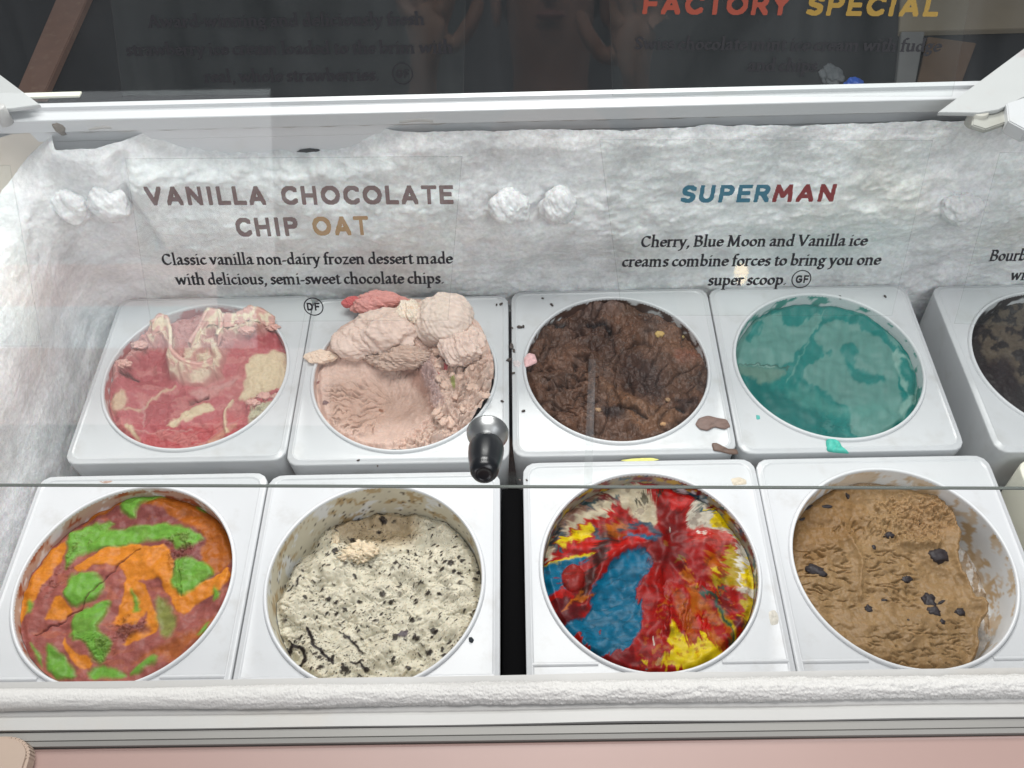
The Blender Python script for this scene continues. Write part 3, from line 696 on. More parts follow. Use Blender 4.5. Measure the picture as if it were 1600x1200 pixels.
s.poly(RD, [(540, 240), (600, 210), (600, 250), (540, 270), (360, 350), (420, 300)], 3)
s.poly(YE, [(300, 390), (430, 310), (480, 300), (470, 360), (380, 400), (310, 440)], 3)
s.poly(RD, [(300, 470), (380, 400), (470, 370), (490, 430), (440, 475), (310, 485)], 3)
s.poly(YE, [(185, 560), (300, 490), (450, 455), (450, 480), (300, 512), (200, 570)], 2)
s.poly(BR, [(480, 400), (560, 300), (640, 260), (640, 340), (560, 430), (520, 520), (470, 660), (430, 720), (360, 720), (430, 560)], 8)
s.poly(OG, [(550, 320), (600, 270), (660, 320), (640, 360), (570, 370)], 6, .9)
s.line((8, 90, 110), [(490, 330), (510, 380)], 9, 3, .9)
s.line((12, 90, 110), [(650, 330), (720, 300), (800, 340), (830, 370)], 8, 3, .9)
s.line(BL, [(660, 375), (740, 370), (820, 385)], 7, 2); s.line(RD, [(560, 470), (640, 400), (720, 390)], 11, 3)
s.poly(BL, [(650, 440), (740, 420), (785, 500), (765, 560), (700, 620), (735, 740), (725, 830), (690, 960), (660, 1005), (540, 1010), (480, 1045), (400, 990), (310, 880), (360, 820), (450, 790), (470, 660), (520, 570), (600, 500)], 2.5, h=-.0015)
s.poly(BL, [(175, 575), (290, 505), (440, 472), (425, 512), (320, 545), (300, 620), (330, 680), (215, 705)], 2.5)
s.poly((120, 30, 36), [(205, 715), (330, 690), (440, 740), (400, 800), (320, 860), (300, 880)], 5); s.line(OG, [(345, 740), (390, 690), (460, 680)], 6, 3)
d = np.hypot((s.px-360)/62, (s.py-600)/82); s.mixc((170, 44, 36), sstep(1.05, .9, d)); s.H += .005*np.sqrt(np.clip(1-d*d, 0, 1))
s.poly(RD, [(230, 690), (320, 680), (360, 730), (250, 740)], 3, .9)
s.poly((150, 30, 34), [(500, 1050), (560, 1010), (660, 1010), (740, 1080), (640, 1115), (540, 1080)], 4)
s.poly((100, 14, 16), [(790, 180), (900, 190), (960, 260), (960, 420), (1040, 500), (900, 560), (780, 560), (760, 420), (840, 340)], 9, .6)
s.poly(RD, [(900, 120), (1010, 120), (1070, 160), (990, 190), (960, 250), (880, 240), (860, 160)], 3)
s.poly(RD, [(1000, 320), (1090, 350), (1090, 400), (1020, 400), (970, 350)], 4, .8)
s.poly((176, 20, 14), [(960, 420), (1100, 440), (1120, 520), (1090, 640), (1020, 660), (980, 560)], 4)
s.poly(RD, [(960, 330), (1080, 300), (1240, 400), (1180, 440), (1040, 420)], 3, .85); s.line((70, 100, 100), [(980, 210), (1060, 230), (1130, 260)], 8, 3, .7)
s.poly(YE, [(1090, 220), (1180, 215), (1310, 330), (1365, 480), (1365, 600), (1330, 670), (1270, 650), (1250, 560), (1300, 470), (1240, 380), (1150, 310)], 3)
s.poly((196, 168, 20), [(1180, 430), (1240, 470), (1250, 560), (1240, 650), (1100, 650), (1180, 560)], 4)
s.poly(W2, [(1230, 460), (1270, 470), (1250, 560), (1270, 640), (1240, 660)], 3)
s.poly(OG, [(1080, 470), (1150, 440), (1170, 560), (1110, 620), (1090, 560)], 6, .8)
s.poly((206, 180, 20), [(1260, 740), (1370, 690), (1350, 820), (1290, 920), (1250, 840)], 4)
s.poly(OG, [(970, 590), (1040, 680), (1130, 790), (1110, 900), (1190, 990), (1080, 940), (1010, 860), (980, 740)], 5, .9)
s.poly(RD, [(1030, 760), (1100, 800), (1110, 900), (1060, 920), (1020, 850)], 5)
s.poly((130, 24, 22), [(1080, 680), (1200, 680), (1230, 760), (1200, 820), (1160, 800), (1110, 740)], 4)
s.poly((206, 180, 20), [(1150, 760), (1190, 830), (1240, 880), (1240, 960), (1190, 950), (1180, 860), (1130, 800)], 4)
s.line((18, 92, 74), [(1030, 660), (1110, 680), (1140, 740), (1170, 820), (1200, 880), (1195, 950)], 6, 3); s.line((18, 92, 74), [(1040, 670), (1120, 655), (1210, 670)], 3, 2)
s.poly((110, 26, 42), [(1225, 840), (1280, 830), (1290, 900), (1240, 940)], 4, .9)
s.poly(YE, [(880, 850), (930, 930), (1010, 915), (1080, 935), (1185, 1020), (1120, 1085), (1000, 1120), (840, 1120), (830, 1060), (900, 1000), (860, 930)], 3)
s.poly(OG, [(900, 650), (940, 660), (1000, 820), (1010, 920), (960, 900), (920, 800)], 6, .55)
for (x, y, r, c) in ((960, 560, 34, OG), (940, 500, 24, (140, 110, 20)), (740, 1050, 24, YE), (800, 960, 26, OG), (820, 1060, 28, (214, 170, 120)), (790, 900, 14, W2), (880, 330, 9, W2), (1030, 350, 22, W2), (860, 420, 14, (150, 90, 30)), (1000, 620, 14, YE), (1120, 560, 22, YE), (720, 210, 20, (70, 70, 50)), (820, 150, 24, (50, 56, 44)), (740, 160, 26, (90, 84, 60)), (1010, 200, 26, (60, 84, 90)), (1090, 240, 22, (70, 110, 120)), (490, 925, 9, (150, 40, 50)), (300, 450, 16, (10, 100, 120))):
    d = np.hypot(s.wx-x, s.wy-y)*(1+.4*perlin(s.px/16, s.py/16, int(x+y))); s.mixc(c, sstep(r, r*.6, d)*.9)
# mottling where colours have been churned together
mt = sstep(.30, .52, fbm(s.px/70, s.py/55, 77, 5, .6)); s.mixc(BR, mt*.35*(1-s.mask([(480, 560), (700, 470), (700, 980), (420, 980)], 14))*(1-s.mask([(880, 920), (1180, 1000), (1000, 1110), (840, 1100)], 8)))
mt = sstep(.36, .5, fbm(s.px/40, s.py/40, 87, 4, .6)); s.mixc(OG, mt*.6*s.mask([(900, 600), (1300, 600), (1250, 1000), (700, 1100), (760, 800)], 10))
s.rough_(ONE(s), .007, 45, 2, 3); s.rough_(ONE(s), .0014, 24, 12, 2); s.C *= (1+.16*fbm(s.px/90, s.py/22, 5, 4))[:, None]; s.gain = .53; s.gam = 1.10
s.wrinkle(s.mask([(440, 760), (560, 520), (740, 600), (700, 980), (420, 1010), (320, 860)], 8), .0004, .12, 6.5, 26, 5, 4, .35)
s.wrinkle(s.mask([(820, 600), (1120, 640), (1080, 940), (800, 900)], 12), .0020, 1.35, 7, 40, 9, 3, .15)
s.H += .004*np.exp(-(sdline(s.px, s.py, [(430, 740), (520, 540), (640, 430), (840, 380)])/22)**2)
s.H += .005*np.exp(-(sdline(s.px, s.py, [(880, 880), (800, 620), (860, 440)])/30)**2)
s.bump(620, 720, 160, -.007, 220); s.bump(1150, 760, 90, -.005, 150); s.bump(1000, 1010, 130, .004)
s.H += .006*sstep(400, 1000, s.py)+.006*sstep(.7, 1, s.rr)
s.edge(.005)
s.build('red, blue and yellow marbled ice cream in the front tub right of the black divider')

# ---- front 4: coffee with chunks
s = Cream('F4', -.020, (1190, 700, 3.1585), warp=(3, 14))
s.base((184, 152, 110))
s.C *= (1+.12*fbm(s.lx*45, s.ly*45, 5, 4))[:, None]
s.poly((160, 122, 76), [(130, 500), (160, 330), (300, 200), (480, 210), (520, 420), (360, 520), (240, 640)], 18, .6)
s.poly((188, 152, 110), [(660, 260), (960, 240), (980, 420), (820, 460), (700, 400)], 12, .7)
s.rough_(ONE(s), .006, 50, 2, 3); s.rough_(ONE(s), .0014, 11, 12, 3); s.rough_(ONE(s), .0003, 4.5, 22, 3); s.gain = .53
wr = s.mask([(160, 480), (420, 500), (460, 700), (470, 800), (230, 780), (160, 640)], 8)+s.mask([(500, 480), (760, 520), (780, 700), (760, 800), (520, 760)], 8)
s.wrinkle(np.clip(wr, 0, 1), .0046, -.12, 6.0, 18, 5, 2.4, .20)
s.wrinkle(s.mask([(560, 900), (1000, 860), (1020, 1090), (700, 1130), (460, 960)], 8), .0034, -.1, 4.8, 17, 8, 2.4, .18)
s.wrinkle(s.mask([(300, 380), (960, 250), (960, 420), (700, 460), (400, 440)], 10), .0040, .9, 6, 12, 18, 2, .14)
s.crumble(s.mask([(560, 240), (960, 220), (900, 380), (860, 500), (600, 470), (520, 360)], 10), .004, 5, 8)
s.line(None, [(420, 420), (490, 560), (480, 740)], 9, h=.0035); s.line(None, [(700, 470), (860, 480)], 10, h=.004)
s.H += .0022*np.exp(-((s.py-840-.1*s.px)/18)**2)*s.mask([(280, 800), (560, 800), (560, 940), (350, 940)], 6)
s.bump(700, 880, 120, .003, 50); s.bump(880, 620, 90, -.004, 100); s.line(None, [(660, 720), (770, 800)], 5, h=-.004)
s.H += .010*sstep(500, 1050, s.py)
# where the ice cream has been scooped off the right-hand wall it falls away sharply
d = sdpoly(s.px+10*fbm(s.px/60, s.py/60, 4, 3), s.py, [(960, 240), (950, 330), (985, 430), (960, 520), (1010, 640), (1050, 740), (1105, 745), (1095, 840), (1060, 900), (1040, 1060), (985, 1130), (985, 1300), (-300, 1300), (-300, -100), (960, -100)])/s.k
cl = sstep(-1.5, 6, d)
s.H -= .040*cl; s.mixc((255, 250, 244), sstep(3, 8, d)*(.95-.75*sstep(.05, .3, fbm(s.px/50, s.py/120, 31, 4))))
s.H += .003*np.exp(-((d+5)/4)**2)
s.edge(.004)
s.H[s.rr > .97] -= 0
coffee = s.build('tan coffee ice cream with wrinkled scrapes and dark chunks, scooped away from the right wall')
cho = plain('dark_chocolate', (.018, .013, .016), .6, var=.25, bump=.4, bscale=300)
def chunk(par, S, x, y, r, seed, sq=(1, 1, .6), rz=0.):
    p = S.at(x, y)
    o = blob('chocolate_chunk', (p.x, p.y, p.z-r*.10), r, seed, .34, 1.3, 3, cho, sq, parent=par, fine=.12); o.rotation_euler.z = rz
    return o
for i, (x, y, r, sq, rz) in enumerate([(262, 612, .0082, (1.3, .8, .5), -.4), (880, 530, .0105, (1.25, .8, .5), .1), (627, 436, .0050, (1.1, .8, .6), .2), (718, 645, .0046, (1, 1, .6), 0), (826, 765, .0080, (.8, 1.2, .5), -.1), (834, 824, .0064, (1.2, .8, .5), .2), (525, 806, .0042, (1, 1.1, .6), .5), (965, 820, .0052, (1.1, .9, .6), 0), (872, 878, .0030, (1, 1, .6), 0), (556, 488, .0026, (1, 1, .6), 0), (774, 358, .0036, (.8, 1.3, .6), 0),
        (237, 286, .0042, (1.6, .45, .5), .4), (320, 290, .0048, (1.6, .45, .5), 0), (208, 342, .0048, (1.6, .5, .5), .5), (425, 235, .0030, (.7, 1.3, .5), 0), (598, 762, .0022, (1.4, .7, .5), 0), (705, 868, .0012, (1, 1, .6), 0), (880, 770, .0030, (1.5, .5, .5), .4)]):
    chunk(coffee, s, x, y, r, 100+i*7, sq, rz)

# ---- back 1: pink and cream swirl
s = Cream('B1', -.014, (60, 440, 3.75), warp=(3.4, 15))
PK = (196, 108, 112); CR = (226, 208, 176); PP = (212, 166, 160); DP = (180, 84, 90); P1_ = (214, 168, 158); P2_ = (236, 220, 196)
s.base(PK)
s.poly(PP, [(400, 640), (440, 520), (560, 400), (700, 300), (780, 250), (1000, 220), (1300, 240), (1440, 290), (1400, 330), (1200, 350), (1120, 420), (1060, 560), (900, 560), (790, 420), (700, 400), (560, 480), (500, 560)], 5, .85)
s.poly(DP, [(570, 500), (700, 430), (790, 400), (800, 560), (720, 640), (560, 640)], 5, .8)
s.poly(DP, [(620, 700), (800, 640), (960, 660), (880, 720), (780, 860), (640, 840), (600, 760)], 5, .7)
s.poly(CR, [(1205, 600), (1220, 480), (1320, 420), (1460, 400), (1490, 500), (1440, 640), (1300, 650), (1250, 690), (1170, 710)], 3)
s.poly(CR, [(750, 850), (860, 760), (1000, 700), (1040, 770), (900, 800), (790, 860)], 2.5); s.poly(CR, [(430, 680), (500, 640), (530, 700), (500, 740), (450, 780), (430, 740)], 4, .8)
s.poly(CR, [(500, 850), (540, 840), (610, 930), (560, 920)], 3, .9); s.poly(CR, [(930, 965), (1050, 900), (1110, 860), (1190, 830), (1080, 920), (1000, 970)], 2.5); s.poly((200, 196, 170), [(1235, 790), (1330, 710), (1410, 720), (1340, 800), (1240, 870)], 3)
s.poly((198, 96, 96), [(600, 900), (900, 860), (1200, 740), (1240, 860), (1000, 960), (800, 1010), (640, 980)], 5, .6)
s.poly((196, 120, 118), [(1100, 640), (1200, 460), (1220, 560), (1170, 720), (1230, 780), (1120, 800)], 5, .7)
s.line(CR, [(510, 745), (600, 745), (720, 640), (800, 620)], 3, 2, .7); s.line(PP, [(610, 700), (620, 860)], 3, 2, .7)
s.line(CR, [(1130, 700), (1095, 780), (1110, 890)], 5, 2, .9, h=.003)
s.line(PP, [(560, 880), (700, 890), (900, 870)], 2, 1.5, .7); s.line(PP, [(720, 980), (860, 990), (980, 930), (1200, 800)], 2, 1.5, .6)
s.poly(PP, [(870, 640), (1060, 590), (1200, 560), (1080, 640), (960, 700)], 5, .8); s.line((110, 50, 50), [(880, 700), (940, 690), (985, 665)], 3.5, 1.5, h=-.004); s.line((100, 46, 46), [(500, 560), (570, 560)], 4, 2, h=-.004)
sw = fbm(s.wx/190, s.wy/55, 73, 3, .5); s.mixc((214, 150, 144), sstep(.12, .34, sw)*.5*(s.C[:, 1] < .35)); s.rough_(ONE(s), .006, 42, 2, 3); s.rough_(ONE(s), .0022, 13, 12, 3)
tm = s.mask([(440, 540), (700, 280), (1000, 220), (1400, 240), (1440, 330), (1180, 360), (1060, 560), (780, 560), (740, 400), (560, 500), (480, 620)], 10)
s.crumble(tm, .004, 14, 3); s.rough_(tm, .004, 12, 5, 3)
for L in ([(690, 370), (710, 335), (760, 335), (800, 380), (805, 470), (810, 545)], [(800, 550), (880, 575), (960, 572), (1045, 550)], [(1050, 545), (1070, 470), (1040, 400), (1000, 395)], [(870, 560), (890, 480), (960, 400), (1000, 300), (1060, 290), (1100, 350)], [(1100, 330), (1200, 330), (1300, 290), (1430, 290)]):
    s.line(P1_, L, 17, 4, .9); s.line(P2_, L, 8, 3, .9); dd = sdline(s.wx, s.wy, L)/s.k; s.H += .005*(1-sstep(5, 10, dd))
s.poly((236, 222, 196), [(930, 480), (990, 430), (1050, 480), (1040, 545), (960, 540)], 3, .9)
s.crumble(s.mask([(1220, 760), (1300, 660), (1440, 640), (1380, 760), (1260, 840)], 6), .006, 7, 13)
s.H += .010*tm
s.bump(660, 560, 110, -.008, 80); s.bump(760, 780, 120, -.003, 70); s.line(None, [(620, 700), (700, 640), (870, 650)], 8, h=.002)
s.wrinkle(s.mask([(640, 870), (1200, 780), (1150, 920), (700, 1000)], 12), .0016, .45, 7, 40, 3, 2)
s.edge(.004); s.H += .004*sstep(.75, 1, s.rr)
b1 = s.build('rose pink and cream swirled ice cream with curled shavings in the back left tub')
def ribbon(name, par, S, pts, width, col, th=.0042, seed=3, col2=None):
    """a curled sheet of ice cream standing on edge: pts are (x, y, base height, lean x, lean y)"""
    mats = cream_mat(name+'_ribbon', .4, .4, 260) if name+'_ribbon' not in bpy.data.materials else bpy.data.materials[name+'_ribbon']
    n = 60; nv = 14
    t = np.linspace(0, 1, len(pts)); T = np.linspace(0, 1, n)
    base = np.array([S.at(p[0], p[1])[:] for p in pts]); A = np.array(pts, float)
    def sm(a):                                     # smooth interpolation through the control points
        k = np.interp(T, t, a); 
        for _ in range(3): k[1:-1] = (k[:-2]+k[1:-1]*2+k[2:])/4
        return k
    B = np.stack([sm(base[:, 0]), sm(base[:, 1]), sm(base[:, 2])+sm(A[:, 2])], 1); L = np.stack([sm(A[:, 3]), sm(A[:, 4])], 1)
    V = np.linspace(0, 1, nv); P = np.zeros((n, nv*2, 3))
    tg = np.gradient(B[:, :2], axis=0); tg /= np.linalg.norm(tg, axis=1)[:, None]+1e-9; nr = np.stack([-tg[:, 1], tg[:, 0]], 1)
    for j, v in enumerate(V):
        wv = .0012*perlin(T*9, T*0+v*3, seed)+.0006*perlin(T*30, T*0+v*6, seed+3)
        ed = width*(1+.22*perlin(T*8, T*0, seed+6)+.12*perlin(T*28, T*0, seed+8))
        xy = B[:, :2]+(L+np.array([.1*width, .85*width]))*v+nr*wv[:, None]
        P[:, j, :2] = xy+nr*th/2; P[:, j, 2] = B[:, 2]-.004+ed*v
        P[:, 2*nv-1-j, :2] = xy-nr*th/2; P[:, 2*nv-1-j, 2] = B[:, 2]-.004+ed*v
    P = np.concatenate([P, P[:, :1]], 1)
    me = gridmesh(name, P)
    q = fbm(P[:, :, 0].ravel()*90, P[:, :, 2].ravel()*120, seed+4, 3)[:, None]
    setcol(me, np.clip(lin(col)*(1-sstep(-.1, .3, q))+lin(col2 or col)*sstep(-.1, .3, q), 0, 1))
    return link(name, me, mats, par)
P1 = (214, 168, 158); P2 = (232, 216, 190)
ribbon('ice_cream_curl', b1, s, [(690, 370, .004, 0, 0), (730, 330, .004, 0, .002), (780, 340, .003, 0, .002), (800, 430, .0, 0, -.002), (800, 520, -.002, 0, -.002), (860, 560, -.002, 0, -.004), (950, 565, -.002, 0, -.004), (1040, 550, -.002, 0, -.004)], .015, P1, seed=3, col2=P2)
ribbon('ice_cream_curl', b1, s, [(900, 460, 0, 0, 0), (960, 380, .004, 0, .004), (1010, 300, .006, 0, .004), (1080, 300, .006, 0, .004), (1100, 360, .004, 0, .002), (1060, 420, 0, 0, 0)], .013, P1, seed=23, col2=P2)
ribbon('ice_cream_curl', b1, s, [(1100, 330, .006, 0, .004), (1180, 310, .006, 0, .002), (1260, 290, .006, 0, .004), (1330, 300, .006, 0, .003), (1420, 300, .004, 0, .003)], .011, P1, seed=43, col2=P2)
for i, (x, y, r) in enumerate([(1210, 300, .006), (1360, 270, .007), (1410, 300, .006), (1240, 340, .008), (1420, 690, .007), (1330, 680, .007), (1270, 740, .006), (620, 420, .007), (520, 520, .007)]):
    p = s.at(x, y); blob('loose_shaving', (p.x, p.y, p.z+r*.4), r, 200+i*5, .45, 2.2, 4, cream_mat('shaving', .45) if 'shaving' not in bpy.data.materials else bpy.data.materials['shaving'], (1.3, .7, .6), col=lin(P1), parent=b1, fine=.2)

# ---- back 2: heaped pale beige ice cream
s = Cream('B2', -.006, (440, 440, 3.75), warp=(3.5, 13), n=270)
BG = (232, 202, 188)
s.base(BG)
s.poly((220, 184, 166), [(240, 600), (540, 540), (640, 640), (560, 860), (380, 860), (260, 760)], 12, .6)
s.poly((208, 176, 160), [(560, 620), (700, 560), (880, 700), (880, 780), (700, 780), (600, 700)], 14, .7)
s.poly((226, 200, 186), [(860, 560), (1080, 400), (1240, 500), (1260, 720), (1050, 900), (860, 980), (700, 1000), (860, 860), (940, 700)], 8, .85)
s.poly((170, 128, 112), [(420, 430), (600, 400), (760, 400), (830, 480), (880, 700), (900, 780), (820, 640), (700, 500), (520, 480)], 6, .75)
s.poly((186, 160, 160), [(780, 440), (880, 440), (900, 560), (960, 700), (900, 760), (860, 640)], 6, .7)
s.C *= (1+.07*fbm(s.lx*45, s.ly*45, 5, 4))[:, None]
s.bump(640, 690, 230, -.026, 170); s.bump(420, 700, 160, -.006, 130)
d = sdline(s.px, s.py, [(360, 430), (560, 400), (780, 420), (880, 560), (900, 720)])
s.H += .010*np.exp(-(d/60)**2)
fl = s.mask([(820, 420), (1000, 360), (1260, 420), (1260, 740), (1080, 900), (860, 1000), (600, 1040), (760, 880), (900, 760), (900, 600)], 14)
s.crumble(fl, .0080, 17, 3); s.rough_(fl, .009, 15, 33, 4); s.wrinkle(fl, .0065, .9, 12, 22, 44, 3, .25)
rg = sstep(70, 20, d); s.crumble(rg, .006, 5, 9); s.rough_(rg, .004, 4, 13, 4)
# scraped wrinkles fanning round the hollow
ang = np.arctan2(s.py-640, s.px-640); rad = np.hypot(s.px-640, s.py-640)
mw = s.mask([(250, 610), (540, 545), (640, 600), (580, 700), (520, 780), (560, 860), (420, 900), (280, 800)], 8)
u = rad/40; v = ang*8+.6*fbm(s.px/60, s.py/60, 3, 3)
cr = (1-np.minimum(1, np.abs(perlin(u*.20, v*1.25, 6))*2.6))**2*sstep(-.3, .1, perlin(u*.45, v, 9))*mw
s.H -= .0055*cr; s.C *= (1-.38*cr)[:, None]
s.wrinkle(s.mask([(560, 480), (760, 480), (820, 660), (700, 640), (600, 600)], 8), .002, 1.2, 3, 14, 4, 2, .1)
s.rough_(ONE(s), .004, 40, 2, 3); s.rough_(ONE(s), .0010, 6, 12, 4)
s.bump(640, 940, 90, .008, 70); s.bump(560, 780, 60, .003, 50)
s.H += .020*sstep(460, 320, s.py)+.008*sstep(.75, 1., s.rr)*sstep(500, 700, s.px+s.py*.2)
s.H += .008*sstep(1000, 1200, s.px)*sstep(.6, .9, s.rr)
s.edge(.006)
for (x, y, r, c) in ((965, 505, 22, (210, 90, 96)), (915, 550, 10, (200, 96, 100)), (1003, 590, 20, (160, 168, 96)), (256, 705, 18, (110, 80, 84)), (212, 580, 12, (150, 84, 80)), (570, 685, 14, (170, 120, 96))):
    dd = np.hypot(s.wx-x, s.wy-y); s.mixc(c, sstep(r, r*.6, dd)*.9)
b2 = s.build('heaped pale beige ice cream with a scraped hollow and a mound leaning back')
bm2 = cream_mat('beige_mound', .5, .5, 260); rng2 = np.random.default_rng(11)
def on(par, S, px, py, h, r, seed, sq, col, name='mound', **k):
    """a lump whose centre stands h metres above the collar, straight above the given spot"""
    W = onz(px, py, S.z0+h); k.setdefault('fine', .045); k.setdefault('ridge', .05)
    return blob(name, (W[0]-S.x0, W[1]-S.y0, h), r, seed, k.pop('amp', .18), k.pop('f', 1.2), 6, bm2, sq, col=lin(col), parent=par, **k)
on(b2, s, 692, 500, .022, .039, 5, (1.05, .95, .85), (226, 206, 194), 'scoop_ball', amp=.09, fine=.045, ridge=.06)
on(b2, s, 603, 520, .016, .040, 9, (1.15, .75, .75), (224, 200, 188), 'mound', amp=.22)
on(b2, s, 560, 535, .010, .030, 19, (1.15, .8, .7), (224, 200, 188), 'mound', amp=.2)
on(b2, s, 640, 492, .030, .022, 29, (.8, .8, .9), (238, 220, 204), 'mound', amp=.3, fine=.12)
on(b2, s, 722, 540, .014, .028, 39, (1.0, .9, .7), (224, 200, 188), 'mound', amp=.25, fine=.12)
on(b2, s, 625, 560, .006, .026, 49, (1.5, .6, .6), (198, 172, 158), 'mound', amp=.3, fine=.16, ridge=.15)
on(b2, s, 500, 558, .004, .014, 59, (1.4, .7, .5), (224, 200, 180), 'mound', amp=.3)
on(b2, s, 592, 474, .022, .024, 69, (1.5, .6, .6), (214, 150, 144), 'pink_lump', amp=.25, fine=.1)
on(b2, s, 550, 472, .020, .011, 79, (1.2, .7, .7), (206, 104, 104), 'pink_lump', amp=.2)

for i in range(40):                                     # torn flakes over the right-hand side and round the foot of the mound
    a = rng2.uniform(0, 1, 4)
    if i < 30: x, y = 900+330*a[0], 420+430*a[1]
    else: x, y = 430+430*a[0], 420+60*a[1]
    if math.hypot(x-720, (y-620)*1.25) > 500: continue
    p = s.at(x, y); r = .003+.0045*a[2]; o = blob('torn_flake', (p.x, p.y, p.z+r*.25), r, 500+i*3, .4, 1.8, 3, bm2, (1.3, .85, .5), col=lin((214, 184, 168)), parent=b2, fine=.2); o.rotation_euler = (0, 0, 6*a[3])
# ---- back 3: dark chocolate
s = Cream('B3', -.010, (780, 440, 3.75), warp=(4, 14), rough=.34)
s.base((98, 70, 54))
s.C *= (1+.40*fbm(s.lx*28, s.ly*28, 5, 4, .5))[:, None]
s.poly((60, 40, 34), [(700, 440), (840, 440), (960, 520), (980, 680), (880, 680), (720, 600)], 14, .8); s.poly((58, 40, 34), [(500, 220), (700, 240), (720, 400), (560, 440), (320, 260)], 16, .6)
s.poly((118, 84, 62), [(820, 340), (1000, 280), (1160, 300), (1220, 420), (1080, 460), (900, 420)], 12, .75); s.poly((122, 76, 56), [(1020, 400), (1180, 400), (1160, 470), (1020, 470)], 6, .8)
s.poly((122, 88, 64), [(580, 560), (700, 620), (820, 700), (1000, 760), (1100, 820), (900, 900), (700, 760), (600, 650)], 8, .8)
s.poly((44, 28, 24), [(600, 740), (760, 750), (720, 800), (620, 820)], 6, .9); s.poly((46, 28, 24), [(1010, 700), (1160, 680), (1180, 740), (1060, 780)], 6, .8)
s.poly((116, 94, 86), [(460, 150), (640, 120), (760, 140), (660, 200), (480, 200)], 8, .6)
s.line((112, 86, 60), [(165, 330), (260, 220), (420, 130), (620, 95)], 5, 3, .8)
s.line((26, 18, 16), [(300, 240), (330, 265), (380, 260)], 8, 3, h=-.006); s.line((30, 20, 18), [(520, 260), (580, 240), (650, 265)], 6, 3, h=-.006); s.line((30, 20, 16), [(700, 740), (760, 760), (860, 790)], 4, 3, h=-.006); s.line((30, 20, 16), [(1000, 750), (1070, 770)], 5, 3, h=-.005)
s.rough_(ONE(s), .011, 42, 2, 2); s.rough_(ONE(s), .0042, 18, 12, 4); s.gain = .98; s.C *= (1+.25*fbm(s.lx*130, s.ly*130, 15, 4))[:, None]; sp = sstep(.30, .50, perlin(s.lx*420, s.ly*420, 91)+.3*perlin(s.lx*900, s.ly*900, 92))*sstep(0, .3, fbm(s.lx*30, s.ly*30, 93, 2)+.1); s.mixc((34, 24, 22), sp*.6); s.H -= .0008*sp
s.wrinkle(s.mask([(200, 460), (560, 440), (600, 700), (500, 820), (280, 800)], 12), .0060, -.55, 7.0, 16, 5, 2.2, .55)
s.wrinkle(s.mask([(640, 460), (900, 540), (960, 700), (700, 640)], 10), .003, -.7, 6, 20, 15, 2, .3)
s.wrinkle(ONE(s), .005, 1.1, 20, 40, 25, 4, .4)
s.crumble(s.mask([(200, 280), (800, 220), (900, 420), (560, 460), (220, 440)], 14), .003, 16, 7)
s.H += .006*np.exp(-(sdline(s.px, s.py, [(560, 600), (760, 700), (1000, 800)])/40)**2)
s.bump(700, 180, 150, .005, 60); s.bump(850, 600, 110, -.007, 90); s.edge(.005)
s.H += .005*sstep(.8, 1, s.rr)
b3 = s.build('dark chocolate ice cream with torn rippled surface filling its tub', cream_mat('ice_cream_b3', .42, .45, 420, .03, .35, .15))
nutm = cream_mat('nut', .5, .3, 300)
for i, (x, y, r, c) in enumerate([(935, 320, .0055, (190, 160, 100)), (575, 770, .003, (170, 140, 110)), (990, 690, .003, (160, 130, 100)), (960, 845, .003, (190, 150, 110)), (1080, 300, .003, (160, 140, 90))]):
    p = s.at(x, y); blob('nut_piece', (p.x, p.y, p.z+r*.3), r, 300+i, .3, 1.3, 3, nutm, (1.2, .9, .7), col=lin(c), parent=b3)

# ---- back 4: smooth teal with a matt frost film
s = Cream('B4', -.014, (1120, 440, 3.3333), warp=(3.4, 13), rough=.3)
TE = (6, 126, 120); TD = (4, 108, 104); FG = (104, 152, 144)
s.base(TE)
s.poly(TD, [(130, 480), (500, 640), (700, 840), (500, 830), (300, 740), (140, 560)], 8, .8)
s.poly(FG, [(95, 300), (150, 220), (260, 170), (340, 170), (350, 240), (440, 220), (530, 150), (550, 170), (500, 280), (440, 340), (410, 360), (390, 440), (200, 430), (80, 440)], 2.5, .92)
s.poly(TE, [(150, 300), (200, 220), (240, 200), (220, 270), (170, 310)], 2, .9)
s.poly((120, 148, 134), [(80, 430), (380, 450), (330, 500), (260, 540), (180, 520), (130, 500)], 4, .75)
s.poly(FG, [(500, 310), (540, 230), (620, 200), (740, 230), (860, 320), (960, 400), (930, 480), (960, 600), (960, 700), (900, 800), (720, 820), (690, 760), (700, 680), (560, 560), (450, 520), (460, 440), (550, 400), (560, 350)], 2.5, .92)
s.poly(TE, [(640, 330), (700, 310), (740, 360), (710, 440), (780, 460), (880, 500), (880, 520), (760, 540), (700, 480), (660, 400)], 3, .9)
s.poly(TE, [(420, 350), (545, 360), (530, 410), (470, 410)], 2, .9); s.poly(TE, [(560, 360), (600, 350), (600, 390)], 2, .8)
s.poly(FG, [(640, 110), (760, 150), (860, 200), (800, 210), (700, 170)], 3, .6); s.poly(FG, [(860, 260), (940, 320), (980, 370), (900, 330)], 2, .8); s.poly((150, 186, 176), [(900, 340), (1000, 400), (1060, 480), (1080, 600), (1060, 660), (960, 740), (950, 650), (1000, 600), (930, 470)], 3, .7)
s.poly(TE, [(940, 400), (1000, 420), (1050, 500), (1030, 590), (980, 600), (1000, 520), (950, 500), (960, 450)], 3, .9); s.poly(TE, [(1000, 660), (1060, 640), (1040, 700), (950, 760), (970, 700)], 3, .9)
s.poly((88, 152, 142), [(350, 560), (460, 530), (680, 680), (760, 640), (880, 640), (760, 720), (600, 700), (420, 640)], 6, .5)
